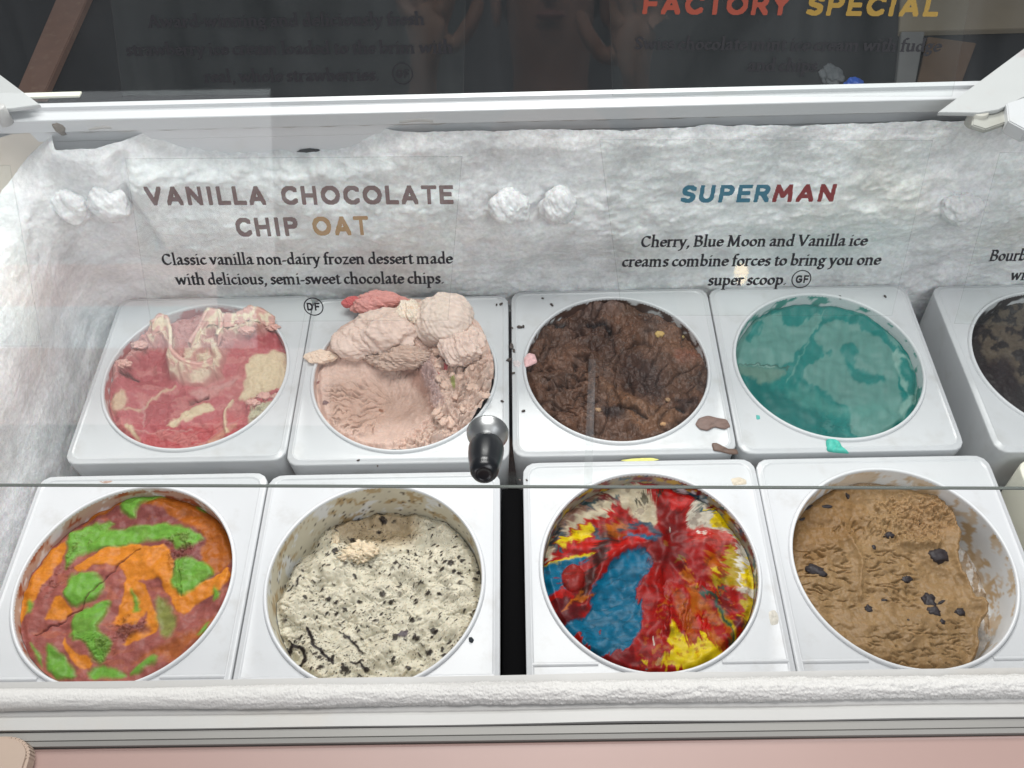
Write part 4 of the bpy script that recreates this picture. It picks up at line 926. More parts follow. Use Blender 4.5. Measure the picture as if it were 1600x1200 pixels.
s.line((150, 190, 178), [(560, 150), (500, 270), (430, 400), (370, 520)], 1.6, 1.2, .35); s.line((60, 90, 80), [(80, 440), (200, 425), (380, 450)], 1.2, 1); s.line((190, 206, 196), [(190, 432), (300, 445)], 1.6, 1, .4)

s.C *= (1+.10*fbm(s.px/30, s.py/120, 5, 4))[:, None]; s.rough_(ONE(s), .006, 55, 2, 3); s.rough_(ONE(s), .0003, 20, 12, 2)
s.H -= .0005*sstep(.2, .9, s.C[:, 1]/s.C[:, 1].max())
s.wrinkle(s.mask([(560, 720), (720, 720), (700, 820), (500, 800)], 6), .001, 0, 3.5, 10, 5, 2, .2)
s.line(None, [(380, 520), (560, 660), (760, 760)], 30, h=-.002)
s.edge(.004); s.H += .003*sstep(.8, 1, s.rr)
s.build('smooth teal ice cream with grey-green frosted patches in the back row', cream_mat('ice_cream_b4', .50, .08, 120, .06, .3, .03))

# ---- back 5: black-brown
s = Cream('B5', -.014, (1120, 440, 3.3333), warp=(3.4, 13), n=150, rough=.3)
s.base((34, 24, 24))
s.poly((104, 92, 76), [(1360, 260), (1500, 100), (1700, 60), (1700, 400), (1620, 560), (1500, 460), (1400, 420)], 4, .75)
s.mixc((34, 26, 24), sstep(.0, .3, fbm(s.px/60, s.py/60, 12, 4)))
s.poly((30, 12, 14), [(1390, 420), (1520, 380), (1560, 480), (1540, 620), (1440, 540)], 8, .9)
s.rough_(ONE(s), .004, 40, 2, 3); s.rough_(ONE(s), .001, 7, 12, 4); s.edge(.004)
s.build('black-brown ice cream with greyish film in the tub at the right photo edge', cream_mat('ice_cream_b5', .5, .3, 200, 0, .25, .1))
s = Cream('F5', -.02, (1120, 440, 3.3333), n=90)
s.base((225, 214, 176)); s.rough_(ONE(s), .004, 30, 2, 4); s.edge(.004)
s.build('pale ivory ice cream inside the cream coloured tub beyond the right photo edge')

# ------------------------------------------------------------------ spills on the collars
def splat(name, px, py, pts, z, th, col, label, cat, seed=1, rough=.4, group=None):
    """small dried drip: an irregular outline (photo offsets) laid on the collar, domed"""
    W = [onz(px+x, py+y, z) for x, y in pts]; c = np.mean(W, 0)
    n = len(W)*6; t = np.linspace(0, len(W), n, endpoint=False)
    A = np.array(W+[W[0]])
    X = np.interp(t, range(len(W)+1), A[:, 0]); Y = np.interp(t, range(len(W)+1), A[:, 1])
    for _ in range(2): X = (np.roll(X, 1)+X*2+np.roll(X, -1))/4; Y = (np.roll(Y, 1)+Y*2+np.roll(Y, -1))/4
    R = [1., .97, .85, .6, .3, .02]; H = [0, .35, .75, .95, 1, 1.]
    P = np.zeros((n, 6, 3))
    for j in range(6):
        P[:, j, 0] = c[0]+(X-c[0])*R[j]; P[:, j, 1] = c[1]+(Y-c[1])*R[j]
        P[:, j, 2] = z-.0003+th*H[j]*(1+.5*perlin(t*.8+j, t*0+j*.7, seed))
    P -= np.array([c[0], c[1], z])
    me = gridmesh(name, P, True, True); setcol(me, np.clip(lin(col)*(1+.2*fbm(P[:, :, 0].ravel()*300, P[:, :, 1].ravel()*300, seed, 3))[:, None], 0, 1))
    o = link(name, me, cream_mat('drip_'+str(seed), rough, .3, 300, .05)); o.location = (c[0], c[1], z)
    return tag(o, label, cat, group)
splat('ice_cream_drip', 1112, 661, [(-26, 2), (-20, -8), (-6, -12), (10, -8), (24, -6), (30, 6), (20, 10), (4, 6), (-6, 12), (-18, 10)], -.0035, .002, (122, 100, 92), 'larger brown drip lying across the collar seam beside the chocolate tub', 'drip', 3)
splat('ice_cream_drip', 1132, 702, [(-20, -10), (-12, -10), (-2, -4), (10, 2), (20, 0), (22, 8), (8, 8), (-6, 4), (-18, 2)], -.0035, .002, (104, 84, 74), 'smaller brown drip below the larger one near the front corner of the chocolate tub', 'drip', 4)
splat('ice_cream_drip', 1304, 699, [(-14, -12), (-2, -14), (8, -8), (12, 2), (24, 10), (10, 9), (-2, 8), (-12, 6)], -.0042, .004, (70, 176, 160), 'teal drip hanging over the front rim of the teal tub', 'drip', 5)
splat('ice_cream_drip', 1184, 652, [(-3, -4), (3, -3), (4, 3), (-2, 4)], -.005, .001, (90, 176, 168), 'tiny teal drop on the collar left of the teal drip', 'drip', 6)
splat('ice_cream_drip', 1155, 754, [(-14, -6), (0, -9), (12, -4), (12, 3), (0, 4), (-10, 5)], 0, .0008, (196, 184, 166), 'faint tan smear on the collar between the red marbled and coffee tubs', 'smear', 7)
splat('ice_cream_drip', 1208, 966, [(-8, -10), (2, -14), (10, -4), (8, 10), (-4, 12)], 0, .0008, (192, 188, 178), 'pale round smear on the collar just left of the coffee tub', 'smear', 8)
splat('ice_cream_drip', 170, 752, [(-18, 0), (-8, -4), (6, -5), (14, -2), (4, 3), (-8, 4)], 0, .0004, (176, 150, 138), 'thin brownish smear on the back edge of the front left collar', 'smear', 9)
splat('ice_cream_drip', 1000, 719, [(-32, 0), (-10, -3), (18, -4), (32, -1), (10, 3), (-16, 3)], -.006, .0004, (216, 212, 120), 'pale yellow smear at the front edge of the chocolate tub collar', 'smear', 10)
splat('candy_crumb', 828, 564, [(-10, -4), (-2, -13), (8, -10), (12, 2), (0, 8), (-8, 10)], -.001, .003, (222, 180, 180), 'pinkish crystal crumb on the left rim of the chocolate tub', 'crumb', 11)
splat('candy_crumb', 808, 568, [(-7, -3), (0, -6), (7, 0), (2, 7), (-5, 5)], -.005, .002, (206, 196, 196), 'greyish crystal crumb on the collar left of the pink one', 'crumb', 12)
splat('chocolate_crumb', 736, 1000, [(-4, -3), (1, -5), (5, 0), (2, 5), (-3, 3)], 0, .003, (44, 50, 56), 'single dark crumb on the front right corner of the cookie tub collar', 'crumb', 13)
crm = plain('crumb', (.05, .035, .028), .5, var=.2)
rng = np.random.default_rng(5)
cme = None
CR = [(799, 541, 5, -.005, 'larger of two dark crumbs side by side, left edge of the chocolate tub collar'), (803, 548, 3, -.005, 'smaller of two dark crumbs side by side, left edge of the chocolate tub collar'),
 (812, 511, 4, -.005, 'dark elongated crumb at the upper left of the chocolate tub collar'), (818, 510, 2.5, -.005, 'small crumb just right of the elongated crumb, upper left of the chocolate collar'),
 (796, 562, 4, -.005, 'dark crumb on the collar edge left of the greyish candy crumb'), (862, 476, 3, -.005, 'dark crumb above the rim of the chocolate tub, left of its top'),
 (800, 512, 2, -.005, 'tiny crumb on the far left edge of the chocolate collar, highest on that edge'), (802, 583, 2.5, -.005, 'small crumb on the left edge of the chocolate collar below the candy crumbs'),
 (818, 642, 2.5, -.005, 'lone small crumb low on the left side of the chocolate collar'), (848, 466, 2, -.005, 'tiny crumb near the back edge of the chocolate collar'),
 (783, 475, 3, -.005, 'crumb in the back right corner of the beige tub collar, nearer the corner'), (776, 476, 2, -.005, 'tiny crumb left of the corner crumb on the beige tub collar'),
 (785, 627, 2.5, -.005, 'small dark crumb on the right edge of the beige tub collar above the knob'), (812, 750, 1.8, 0, 'left of two tiny specks at the back left corner of the red marbled tub collar'),
 (823, 750, 1.6, 0, 'right of two tiny specks at the back left corner of the red marbled tub collar'), (1383, 463, 2.5, -.005, 'small crumb in the back right corner of the teal tub collar'),
 (1313, 463, 2, -.005, 'upper of two specks behind the rim of the teal tub'), (1313, 467, 1.5, -.005, 'lower of two specks behind the rim of the teal tub'),
 (930, 725, 2, -.005, 'tiny speck on the front edge of the chocolate collar left of the yellow smear'), (560, 719, 2, -.005, 'left speck below the rim at the front of the beige tub collar'),
 (1010, 1046, 1.6, 0, 'tiny speck at the front rim of the red marbled tub'), (590, 728, 1.5, -.005, 'right speck below the rim at the front of the beige tub collar')]
for px, py, r, z, lb in CR:
    c = onz(px, py, z+.0012)
    if cme is None: o = blob('chocolate_crumb', c, 1, 7, .35, 1.5, 3, crm, (1.3, .8, .6), fine=.2); cme = o; o0 = o
    else: o = o0.copy(); COL.objects.link(o); o.location = c
    o.scale = (r*.0007,)*3; o.rotation_euler.z = rng.uniform(0, 6)
    tag(o, lb, 'crumb', 'tiny dark crumbs on the collars')

# ------------------------------------------------------------------ glass lid with knob and stickers
ZG = .292
A0 = onz(0, 760.5, ZG); A1 = onz(1600, 765.5, ZG)
ex = (A1-A0)/np.linalg.norm(A1-A0)
tilt = math.radians(66.4)
uu = np.array([0, math.cos(tilt), math.sin(tilt)]); uu -= ex*(uu@ex); uu /= np.linalg.norm(uu)
nn = np.cross(ex, uu)                                  # towards the viewer
if nn[1] > 0: nn = -nn
G0 = (A0+A1)/2
GT = .003
def onglass(px, py, off=0.):
    r = ray(px, py); o = G0+nn*off
    t = ((o-ORG)@nn)/(r@nn); p = ORG+r*t; d = p-o
    return np.array([d@ex, d@uu])
gl = empty('glass_lid', G0.tolist(), label='raised clear glass lid with black knob and printed flavour stickers across the freezer', cat='glass lid')
GM = Matrix(((ex[0], uu[0], nn[0], 0), (ex[1], uu[1], nn[1], 0), (ex[2], uu[2], nn[2], 0), (0, 0, 0, 1)))
gl.matrix_world = Matrix.Translation(G0.tolist())@GM
MAT['glass'] = glass_mat('clear_glass', .008, .62)
MAT['film'] = glass_mat('sticker_film', .004, .12)
MAT['hair'] = plain('edge_dirt', (.10, .10, .10), .6); MAT['hair'].node_tree.nodes['Principled BSDF'].inputs['Alpha'].default_value = .15
MAT['edge'] = plain('glass_edge', (.11, .12, .11), .3, var=.1)
# pane: front and back faces plus a polished edge strip along the bottom
gw0, gw1, gh = -.62, .62, .50
box('pane', (gw0, .001, -GT), (gw1, gh, 0), MAT['glass'], gl)
box('polished_edge', (gw0, 0, -GT), (gw1, .0009, 0), MAT['edge'], gl)
# knob
kc = onglass(762, 676)
kn = bpy.data.objects.new('knob', None)
KM = Matrix.Translation((kc[0], kc[1], 0))
flange = lathe('flange', [(0, 0.0002), (.0150, .0002), (.0156, .0008), (.0154, .0022), (.0140, .0050), (.0115, .0080), (.0092, .0098), (.0080, .0112)], MAT['metal'], gl, 64, mtx=KM)
lathe('neck', [(.0080, .0112), (.0072, .0118), (.0072, .0135), (.0078, .0140), (.0078, .0150), (.0072, .0155), (.0072, .0172)], MAT['metal'], flange, 48, mtx=KM)
lathe('grip', [(.0072, .0168), (.0108, .0172), (.0122, .0185), (.0128, .0215), (.0127, .0270), (.0121, .0340), (.0112, .0400), (.0105, .0440), (.0104, .0452), (.0103, .0464), (.0098, .0490), (.0086, .0515), (.0064, .0532), (.0050, .0536), (.0048, .0533), (.0030, .0532), (0, .0531)], MAT['grip'], flange, 64, mtx=KM)
bpy.data.objects.remove(kn)

# ---- lettering: letters drawn with pen strokes, filled as thin flat print on the stickers
def arc(cx, cy, rx, ry, a0, a1, n=26): 
    t = np.radians(np.linspace(a0, a1, n)); return [(cx+rx*math.cos(a), cy+ry*math.sin(a)) for a in t]
def cur(*p, n=8):
    """smooth curve through points"""
    p = [np.array(q, float) for q in p]; p = [2*p[0]-p[1]]+p+[2*p[-1]-p[-2]]; out = []
    for i in range(1, len(p)-2):
        for t in np.linspace(0, 1, n, endpoint=False):
            a, b, c, d = p[i-1:i+3]
            out.append(tuple(.5*((2*b)+(-a+c)*t+(2*a-5*b+4*c-d)*t*t+(-a+3*b-3*c+d)*t**3)))
    out.append(tuple(p[-2])); return out
def stem(x, y0, y1): return [(x, y0), (x, y1)]
# each serif glyph: (advance, [broad-pen strokes], [fine strokes = serifs])
def sf(x, y, w=.22): return [(x-w, y), (x+w, y)]
SER = {
 'a': (.92, [cur((.16, .78), (.34, .93), (.56, .88), (.62, .62), (.62, .2), (.70, .08), (.84, .12)), cur((.60, .56), (.36, .5), (.17, .28), (.28, .07), (.60, .22))], []),
 'b': (1.0, [stem(.2, .08, 1.55), arc(.50, .48, .32, .40, 125, -130)], [[(.02, 1.56), (.2, 1.6)]]),
 'c': (.82, [arc(.48, .48, .34, .40, 55, 312)], []),
 'd': (1.03, [stem(.78, .1, 1.55), arc(.48, .46, .32, .40, 50, 310)], [[(.6, 1.56), (.78, 1.6)], [(.78, .04), (.98, .08)]]),
 'e': (.86, [arc(.46, .48, .33, .40, 10, 318), [(.16, .52), (.76, .55)]], []),
 'f': (.62, [cur((.28, .05), (.28, .9), (.30, 1.3), (.46, 1.52), (.66, 1.48))], [[(.06, .93), (.58, .93)], [(.06, .97), (.58, .97)], sf(.28, .02, .2)]),
 'g': (.92, [arc(.42, .62, .26, .28, 0, 360), cur((.30, .36), (.20, .22), (.34, .10), (.62, .04), (.74, -.16), (.56, -.42), (.26, -.42), (.12, -.24), (.30, -.02)), [(.62, .82), (.84, .9)]], []),
 'h': (1.08, [stem(.22, .05, 1.55), cur((.24, .7), (.48, .92), (.76, .78), (.79, .5), (.79, .05))], [[(.04, 1.56), (.22, 1.6)], sf(.22, .02, .18), sf(.80, .02, .18)]),
 'i': (.54, [stem(.26, .05, .88), [(.25, 1.33), (.27, 1.35)]], [[(.08, .9), (.26, .96)], sf(.27, .02)]),
 'l': (.54, [stem(.26, .05, 1.55)], [[(.08, 1.56), (.26, 1.6)], sf(.27, .02)]),
 'm': (1.66, [stem(.22, .05, .88), cur((.24, .7), (.46, .92), (.70, .80), (.73, .5), (.73, .05)), cur((.76, .7), (1.0, .92), (1.28, .80), (1.31, .5), (1.31, .05))], [[(.04, .9), (.22, .96)], sf(.22, .02, .17), sf(.74, .02, .17), sf(1.32, .02, .17)]),
 'n': (1.08, [stem(.22, .05, .88), cur((.24, .7), (.48, .92), (.76, .78), (.79, .5), (.79, .05))], [[(.04, .9), (.22, .96)], sf(.22, .02, .18), sf(.80, .02, .18)]),
 'o': (.98, [arc(.48, .48, .34, .40, 0, 360)], []),
 'p': (1.02, [stem(.22, -.5, .88), arc(.52, .48, .32, .40, 130, -130)], [[(.04, .9), (.22, .96)], sf(.22, -.55)]),
 'r': (.74, [stem(.22, .05, .88), cur((.24, .66), (.42, .90), (.66, .86))], [[(.04, .9), (.22, .96)], sf(.22, .02)]),
 's': (.74, [cur((.62, .80), (.40, .92), (.20, .78), (.26, .58), (.54, .40), (.58, .18), (.38, .05), (.14, .14))], []),
 't': (.64, [cur((.28, 1.14), (.28, .5), (.30, .14), (.42, .05), (.60, .12))], [[(.08, .93), (.58, .93)], [(.08, .97), (.58, .97)]]),
 'u': (1.06, [cur((.22, .88), (.22, .4), (.28, .12), (.50, .06), (.76, .28)), stem(.78, .08, .88)], [[(.04, .92), (.22, .95)], [(.60, .92), (.78, .95)], [(.78, .04), (.98, .08)]]),
 'v': (.94, [[(.16, .90), (.46, .08)], [(.46, .08), (.78, .90)]], [sf(.16, .95, .16), sf(.80, .95, .14)]),
 'w': (1.42, [[(.14, .90), (.40, .08)], [(.40, .08), (.70, .86)], [(.70, .86), (.98, .08)], [(.98, .08), (1.26, .90)]], [sf(.14, .95, .15), sf(1.28, .95, .13)]),
 'y': (.94, [[(.16, .90), (.48, .06)], cur((.80, .90), (.48, .06), (.34, -.36), (.12, -.46))], [sf(.16, .95, .16), sf(.82, .95, .13)]),
 'z': (.84, [[(.14, .90), (.70, .90)], [(.66, .86), (.16, .08)], [(.14, .07), (.72, .07)]], []),
 'A': (1.36, [[(.16, .05), (.64, 1.42)], [(.64, 1.42), (1.14, .05)], [(.34, .50), (.96, .50)]], [sf(.16, .02, .18), sf(1.16, .02, .2)]),
 'B': (1.20, [stem(.26, .06, 1.40), cur((.26, 1.38), (.70, 1.38), (.90, 1.10), (.68, .80), (.30, .78)), cur((.50, .78), (.88, .70), (1.0, .42), (.84, .12), (.26, .06))], [sf(.2, 1.44, .14), sf(.2, .02, .14)]),
 'C': (1.30, [arc(.70, .72, .52, .66, 42, 318)], [[(1.08, 1.1), (1.10, 1.42)]]),
 'M': (1.80, [[(.30, .06), (.38, 1.38)], [(.38, 1.38), (.86, .12)], [(.86, .12), (1.34, 1.38)], [(1.34, 1.38), (1.44, .06)]], [sf(.28, .02, .18), sf(1.46, .02, .2), sf(.30, 1.44, .16), sf(1.42, 1.44, .16)]),
 'S': (1.04, [cur((.86, 1.22), (.58, 1.38), (.26, 1.22), (.30, .90), (.70, .62), (.84, .32), (.58, .06), (.18, .16))], []),
 'V': (1.34, [[(.18, 1.40), (.66, .08)], [(.66, .08), (1.14, 1.40)]], [sf(.18, 1.44, .18), sf(1.16, 1.44, .16)]),
 '-': (.60, [[(.12, .46), (.46, .46)]], []), '.': (.46, [[(.21, .09), (.23, .10)]], []), ',': (.46, [cur((.22, .10), (.26, -.04), (.14, -.24))], []), ' ': (.40, [], []),
}
SAN = {
 'A': (1.02, [[(.10, .0), (.46, 1), (.82, 0)], [(.24, .28), (.68, .28)]]), 'C': (.96, [arc(.50, .5, .40, .5, 45, 315)]), 'E': (.80, [[(.66, 1), (.12, 1), (.12, 0), (.66, 0)], [(.12, .52), (.58, .52)]]),
 'F': (.78, [[(.66, 1), (.12, 1), (.12, 0)], [(.12, .50), (.58, .50)]]), 'G': (1.02, [arc(.50, .5, .40, .5, 45, 330)+[(.88, .46), (.56, .46)]]), 'H': (.98, [stem(.12, 0, 1), stem(.76, 0, 1), [(.12, .5), (.76, .5)]]),
 'I': (.40, [stem(.14, 0, 1)]), 'L': (.74, [[(.12, 1), (.12, 0), (.62, 0)]]), 'M': (1.14, [[(.10, 0), (.18, 1), (.52, .30), (.86, 1), (.94, 0)]]), 'N': (1.0, [[(.12, 0), (.12, 1), (.76, 0), (.76, 1)]]),
 'O': (1.08, [arc(.50, .5, .42, .5, 0, 360)]), 'P': (.84, [[(.12, 0), (.12, 1), (.42, 1)]+arc(.42, .74, .26, .26, 90, -90)+[(.12, .48)]]), 'R': (.88, [[(.12, 0), (.12, 1), (.42, 1)]+arc(.42, .74, .26, .26, 90, -90)+[(.12, .48)], [(.42, .48), (.72, 0)]]),
 'S': (.84, [cur((.68, .86), (.42, 1.0), (.16, .82), (.22, .58), (.56, .44), (.68, .24), (.46, .0), (.12, .10))]), 'T': (.80, [[(.06, 1), (.68, 1)], stem(.37, 0, 1)]), 'U': (.94, [[(.12, 1), (.12, .34)]+arc(.42, .32, .30, .32, 180, 360)+[(.72, 1)]]),
 'V': (.98, [[(.08, 1), (.44, 0), (.80, 1)]]), 'Y': (.88, [[(.08, 1), (.40, .5), (.72, 1)], stem(.40, 0, .5)]), 'D': (.96, [[(.12, 0), (.12, 1), (.36, 1)]+arc(.36, .5, .40, .5, 90, -90)+[(.12, 0)]]), ' ': (.52, []),
}
def dense(st, step=.03):
    out = []
    for (ax, ay), (bx, by) in zip(st[:-1], st[1:]):
        n = max(1, int(math.hypot(bx-ax, by-ay)/step)); 
        for i in range(n): out.append((ax+(bx-ax)*i/n, ay+(by-ay)*i/n))
    out.append(st[-1]); return np.array(out)
_gc = {}
def glyph_mask(style, ch, res, slant):
    key = (style, ch, res, slant)
    if key in _gc: return _gc[key]
    x0, x1, y0, y1 = -.5, 2.2, -.75, 1.85
    gx = np.arange(x0, x1, res); gy = np.arange(y0, y1, res); X, Y = np.meshgrid(gx, gy, indexing='xy'); X = X-slant*Y
    m = np.zeros(X.shape, bool)
    if style == 'serif':
        adv, br, fi = SER[ch]; th = math.radians(32); c, q = math.cos(th), math.sin(th)
        for st in br:
            for (a, b) in dense(st):
                dx = X-a; dy = Y-b
                m |= (((dx*c+dy*q)/.165)**2+((-dx*q+dy*c)/.072)**2) < 1
        for st in fi:
            for (a, b) in dense(st): m |= (X-a)**2+(Y-b)**2 < .060**2
    else:
        adv, br = SAN[ch]; adv += .16; br = [[(x, .1+y*.8) for x, y in st] for st in br]
        for st in br:
            for (a, b) in dense(st): m |= (X-a)**4+(Y-b)**4 < .118**4
    _gc[key] = (adv, m, x0, y0); return _gc[key]
def lettering(text, style, pL, pR, mat, parent, height_px, slant=0., split=None):
    """one printed line between two photo positions on the glass; height_px = x-height (serif) or cap height (sans)"""
    a = onglass(*pL, .0004); b = onglass(*pR, .0004)
    c = onglass((pL[0]+pR[0])/2, (pL[1]+pR[1])/2-height_px, .0004); mid = (a+b)/2
    H = abs(c[1]-mid[1])
    D = SER if style == 'serif' else SAN
    tot = sum(D[ch][0]+(0 if style == 'serif' else .16) for ch in text)-(.12 if style == 'serif' else .28)
    L = np.linalg.norm(b-a); sx = L/tot; dx = (b-a)/L; dy = np.array([-dx[1], dx[0]])
    res = .034 if style == 'serif' else .03
    V = []; Fc = []; mi = []; pos = 0.
    for k, ch in enumerate(text):
        adv, m, x0, y0 = glyph_mask(style, ch, res, slant)
        for r in range(m.shape[0]):
            row = np.concatenate([[0], m[r].astype(int), [0]]); d = np.diff(row); s0 = np.where(d == 1)[0]; s1 = np.where(d == -1)[0]
            for p, q in zip(s0, s1):
                xa = (pos+x0+p*res)*sx; xb = (pos+x0+q*res)*sx; ya = (y0+r*res)*H; yb = ya+res*H
                i = len(V)
                for (u, v) in ((xa, ya), (xb, ya), (xb, yb), (xa, yb)):
                    w = a+dx*u+dy*v; V.append((w[0], w[1], 0))
                Fc.append((i, i+1, i+2, i+3)); mi.append(0 if split is None or k < split else 1)
        pos += adv
    me = bpy.data.meshes.new('lettering'); me.from_pydata(V, [], Fc)
    ms = mat if isinstance(mat, (list, tuple)) else [mat]
    for x in ms: me.materials.append(x)
    me.polygons.foreach_set('material_index', mi); me.update()
    o = bpy.data.objects.new('lettering', me); COL.objects.link(o); o.parent = parent; o.location = (0, 0, .00055)
    return o
def badge(text, px, py, r, parent):
    c = onglass(px, py, .0004); R = abs(onglass(px+r, py, .0004)[0]-c[0])
    n = 48; V = []; Fc = []
    for i in range(n):
        t = 2*PI*i/n
        for k in (R, R*.88): V.append((c[0]+k*math.cos(t), c[1]+k*math.sin(t)*1.0, 0))
    for i in range(n): j = (i+1) % n; Fc.append((2*i, 2*j, 2*j+1, 2*i+1))
    me = mesh('badge_ring', V, Fc); o = link('badge_ring', me, MAT['ink'], parent); o.location = (0, 0, .00055)
    lettering(text, 'sans', (px-r*.62, py+r*.40), (px+r*.60, py+r*.40), MAT['ink'], parent, r*.78)
def sticker(corners):
    P = [onglass(x, y, .0002) for x, y in corners]
    me = mesh('sticker', [(p[0], p[1], .0003) for p in P]+[(p[0], p[1], .0001) for p in P], [(0, 1, 2, 3), (7, 6, 5, 4), (0, 4, 5, 1), (1, 5, 6, 2), (2, 6, 7, 3), (3, 7, 4, 0)])
    o = link('sticker', me, MAT['film'], gl)
    Q = [np.array(p) for p in P]; V = []; Fc = []
    for i in range(4):                                   # hairline dirt caught along the cut edge
        a, b = Q[i], Q[(i+1) % 4]; d = (b-a)/np.linalg.norm(b-a); n_ = np.array([-d[1], d[0]])*.00022; k = len(V)
        for w in (a-n_, b-n_, b+n_, a+n_): V.append((w[0], w[1], .0006))
        Fc.append((k, k+1, k+2, k+3))
    link('cut_edge', mesh('cut_edge', V, Fc), MAT['hair'], o)
    return o
def printc(name, c, al=.82):
    m = plain(name, lin(c)*.75, .5, var=.08, vscale=60); m.node_tree.nodes['Principled BSDF'].inputs['Alpha'].default_value = al; return m
st = sticker([(196, 248), (722, 244), (700, 500), (236, 503)]); st['label'] = 'clear sticker with brown flavour name, bottom left of the glass'
CHO = printc('print_brown', (112, 82, 80)); TAN = printc('print_tan', (176, 138, 84)); BLU = printc('print_blue', (44, 112, 134), .96); REDP = printc('print_red', (128, 30, 32), .96); ORP = printc('print_orange', (178, 72, 44)); YEP = printc('print_yellow', (190, 152, 50))
lettering('VANILLA CHOCOLATE', 'sans', (231, 321), (706, 319), CHO, st, 29)
lettering('CHIP OAT', 'sans', (371, 370), (574, 367), [CHO, TAN], st, 29, split=5)
lettering('Classic vanilla non-dairy frozen dessert made', 'serif', (254, 414), (706, 412), MAT['ink'], st, 11.8)
lettering('with delicious, semi-sweet chocolate chips.', 'serif', (276, 445), (693, 443), MAT['ink'], st, 11.8)
badge('DF', 490, 479, 15.5, st)
st = sticker([(937, 218), (1457, 219), (1393, 493), (972, 492)]); st['label'] = 'clear sticker with a flavour name half blue, half red'
lettering('SUPERMAN', 'sans', (1062, 317), (1301, 315), [BLU, REDP], st, 27, .08, split=5)
lettering('Cherry, Blue Moon and Vanilla ice', 'serif', (1000, 386), (1352, 384), MAT['ink'], st, 11.8, .06)
lettering('creams combine forces to bring you one', 'serif', (971, 417), (1373, 414), MAT['ink'], st, 11.8, .06)
lettering('super scoop.', 'serif', (1105, 446), (1227, 445), MAT['ink'], st, 11.8, .06)
badge('GF', 1252, 436, 15.5, st)
st = sticker([(170, -30), (728, -34), (724, 147), (192, 150)]); st['label'] = 'clear sticker with dark strawberry description, top left of the glass'
lettering('Award-winning and deliciously fresh', 'serif', (232, 43), (662, 39), MAT['ink'], st, 13)
lettering('strawberry ice cream loaded to the brim with', 'serif', (198, 87), (706, 83), MAT['ink'], st, 13)
lettering('real, whole strawberries.', 'serif', (320, 129), (592, 126), MAT['ink'], st, 13)
badge('GF', 629, 115, 16.5, st)
st = sticker([(952, -34), (1520, -30), (1487, 150), (957, 150)]); st['label'] = 'clear sticker with orange and yellow heading, top right of the glass'
lettering('FACTORY SPECIAL', 'sans', (1003, 22), (1460, 26), [ORP, YEP], st, 32, .04, split=8)
lettering('Swiss chocolate mint ice cream with fudge', 'serif', (990, 77), (1467, 81), MAT['ink'], st, 13, .03)
lettering('and chips.', 'serif', (1167, 111), (1280, 112), MAT['ink'], st, 13, .03)
st = sticker([(1562, 238), (1990, 246), (1900, 520), (1491, 505)]); st['label'] = 'clear sticker cut by the right photo edge'
lettering('Bourbon', 'serif', (1544, 408), (1624, 407), MAT['ink'], st, 11.8, .06)
lettering('with', 'serif', (1577, 438), (1618, 437), MAT['ink'], st, 11.8, .06)

st = sticker([(-420, 262), (16, 258), (66, 540), (-300, 545)]); st['label'] = 'clear sticker edge cut by the left photo edge'
MAT['tape'] = glass_mat('clear_tape', .05, .4)
P = [onglass(x, y) for x, y in ((920, 560), (931, 560), (925, 757), (912, 757))]
link('tape_strip', mesh('tape_strip', [(p[0], p[1], .0009) for p in P]+[(p[0], p[1], .0007) for p in P], [(0, 1, 2, 3), (7, 6, 5, 4), (0, 4, 5, 1), (1, 5, 6, 2), (2, 6, 7, 3), (3, 7, 4, 0)]), MAT['tape'], gl)

# ------------------------------------------------------------------ dark scraps stuck to the bare liner
for px, py, r, sq, lb in ((239, 232, .0045, (1.6, .3, .5), 'small black scrap stuck to the bare liner above the brown flavour name, left one'), (484, 235, .0055, (2.2, .3, .5), 'long black scrap stuck to the bare liner above the brown flavour name, right one'), (92, 200, .009, (.7, .3, 1.0), 'brown torn scrap of sealant at the top left corner of the freezer wall')):
    tag(blob('dark_scrap', ony(px, py, .1325 if px > 100 else .122), r, int(px), .35, 1.5, 3, plain('scrap', (.02, .022, .025) if px > 100 else (.13, .10, .07), .6), sq, fine=.15), lb, 'scrap')

# ------------------------------------------------------------------ lid brackets at the back corners
def poly_on(pts, z): return [(onz(x, y, z)[0], onz(x, y, z)[1]) for x, y in pts]
brk = empty('lid_bracket', onz(20, 160, .29).tolist(), label='white hinge bracket at the left end of the back frame rail', cat='bracket', group='lid brackets')
def under(o, e): o.parent = e; o.matrix_parent_inverse = Matrix.Translation(e.location).inverted(); return o
under(prism('plate', poly_on([(-60, 78), (0, 117), (63, 164), (20, 170), (-60, 176)], .293), .289, .2935, MAT['bracket'], bevel=.0006), brk)
kx = onz(2, 176, .292)
under(lathe('hinge_pin', [(0, .008), (.0062, .008), (.007, .007), (.0072, 0), (.0072, -.014), (0, -.014)], MAT['gasket'], None, 32, mtx=Matrix.Translation(kx.tolist())), brk)
brk = empty('lid_bracket', onz(1520, 160, .29).tolist(), label='white hinge bracket with reddish scratches at the right end of the back frame rail', cat='bracket', group='lid brackets')
scr = plain('scratched_white', (.44, .45, .45), .4, var=.05, grime=(.30, .12, .10), gscale=26)
under(prism('plate', poly_on([(1465, 176), (1600, 76), (1680, 20), (1700, 90), (1600, 152), (1560, 172), (1530, 177)], .293), .289, .2935, scr, bevel=.0006), brk)
kx = onz(1528, 180, .286)
under(lathe('hinge_pin', [(0, .006), (.0085, .006), (.0095, .005), (.0097, -.002), (.0097, -.012), (0, -.012)], plain('aged_plastic', (.52, .51, .46), .5, grime=(.3, .27, .2)), None, 32, mtx=Matrix.Translation(kx.tolist())), brk)
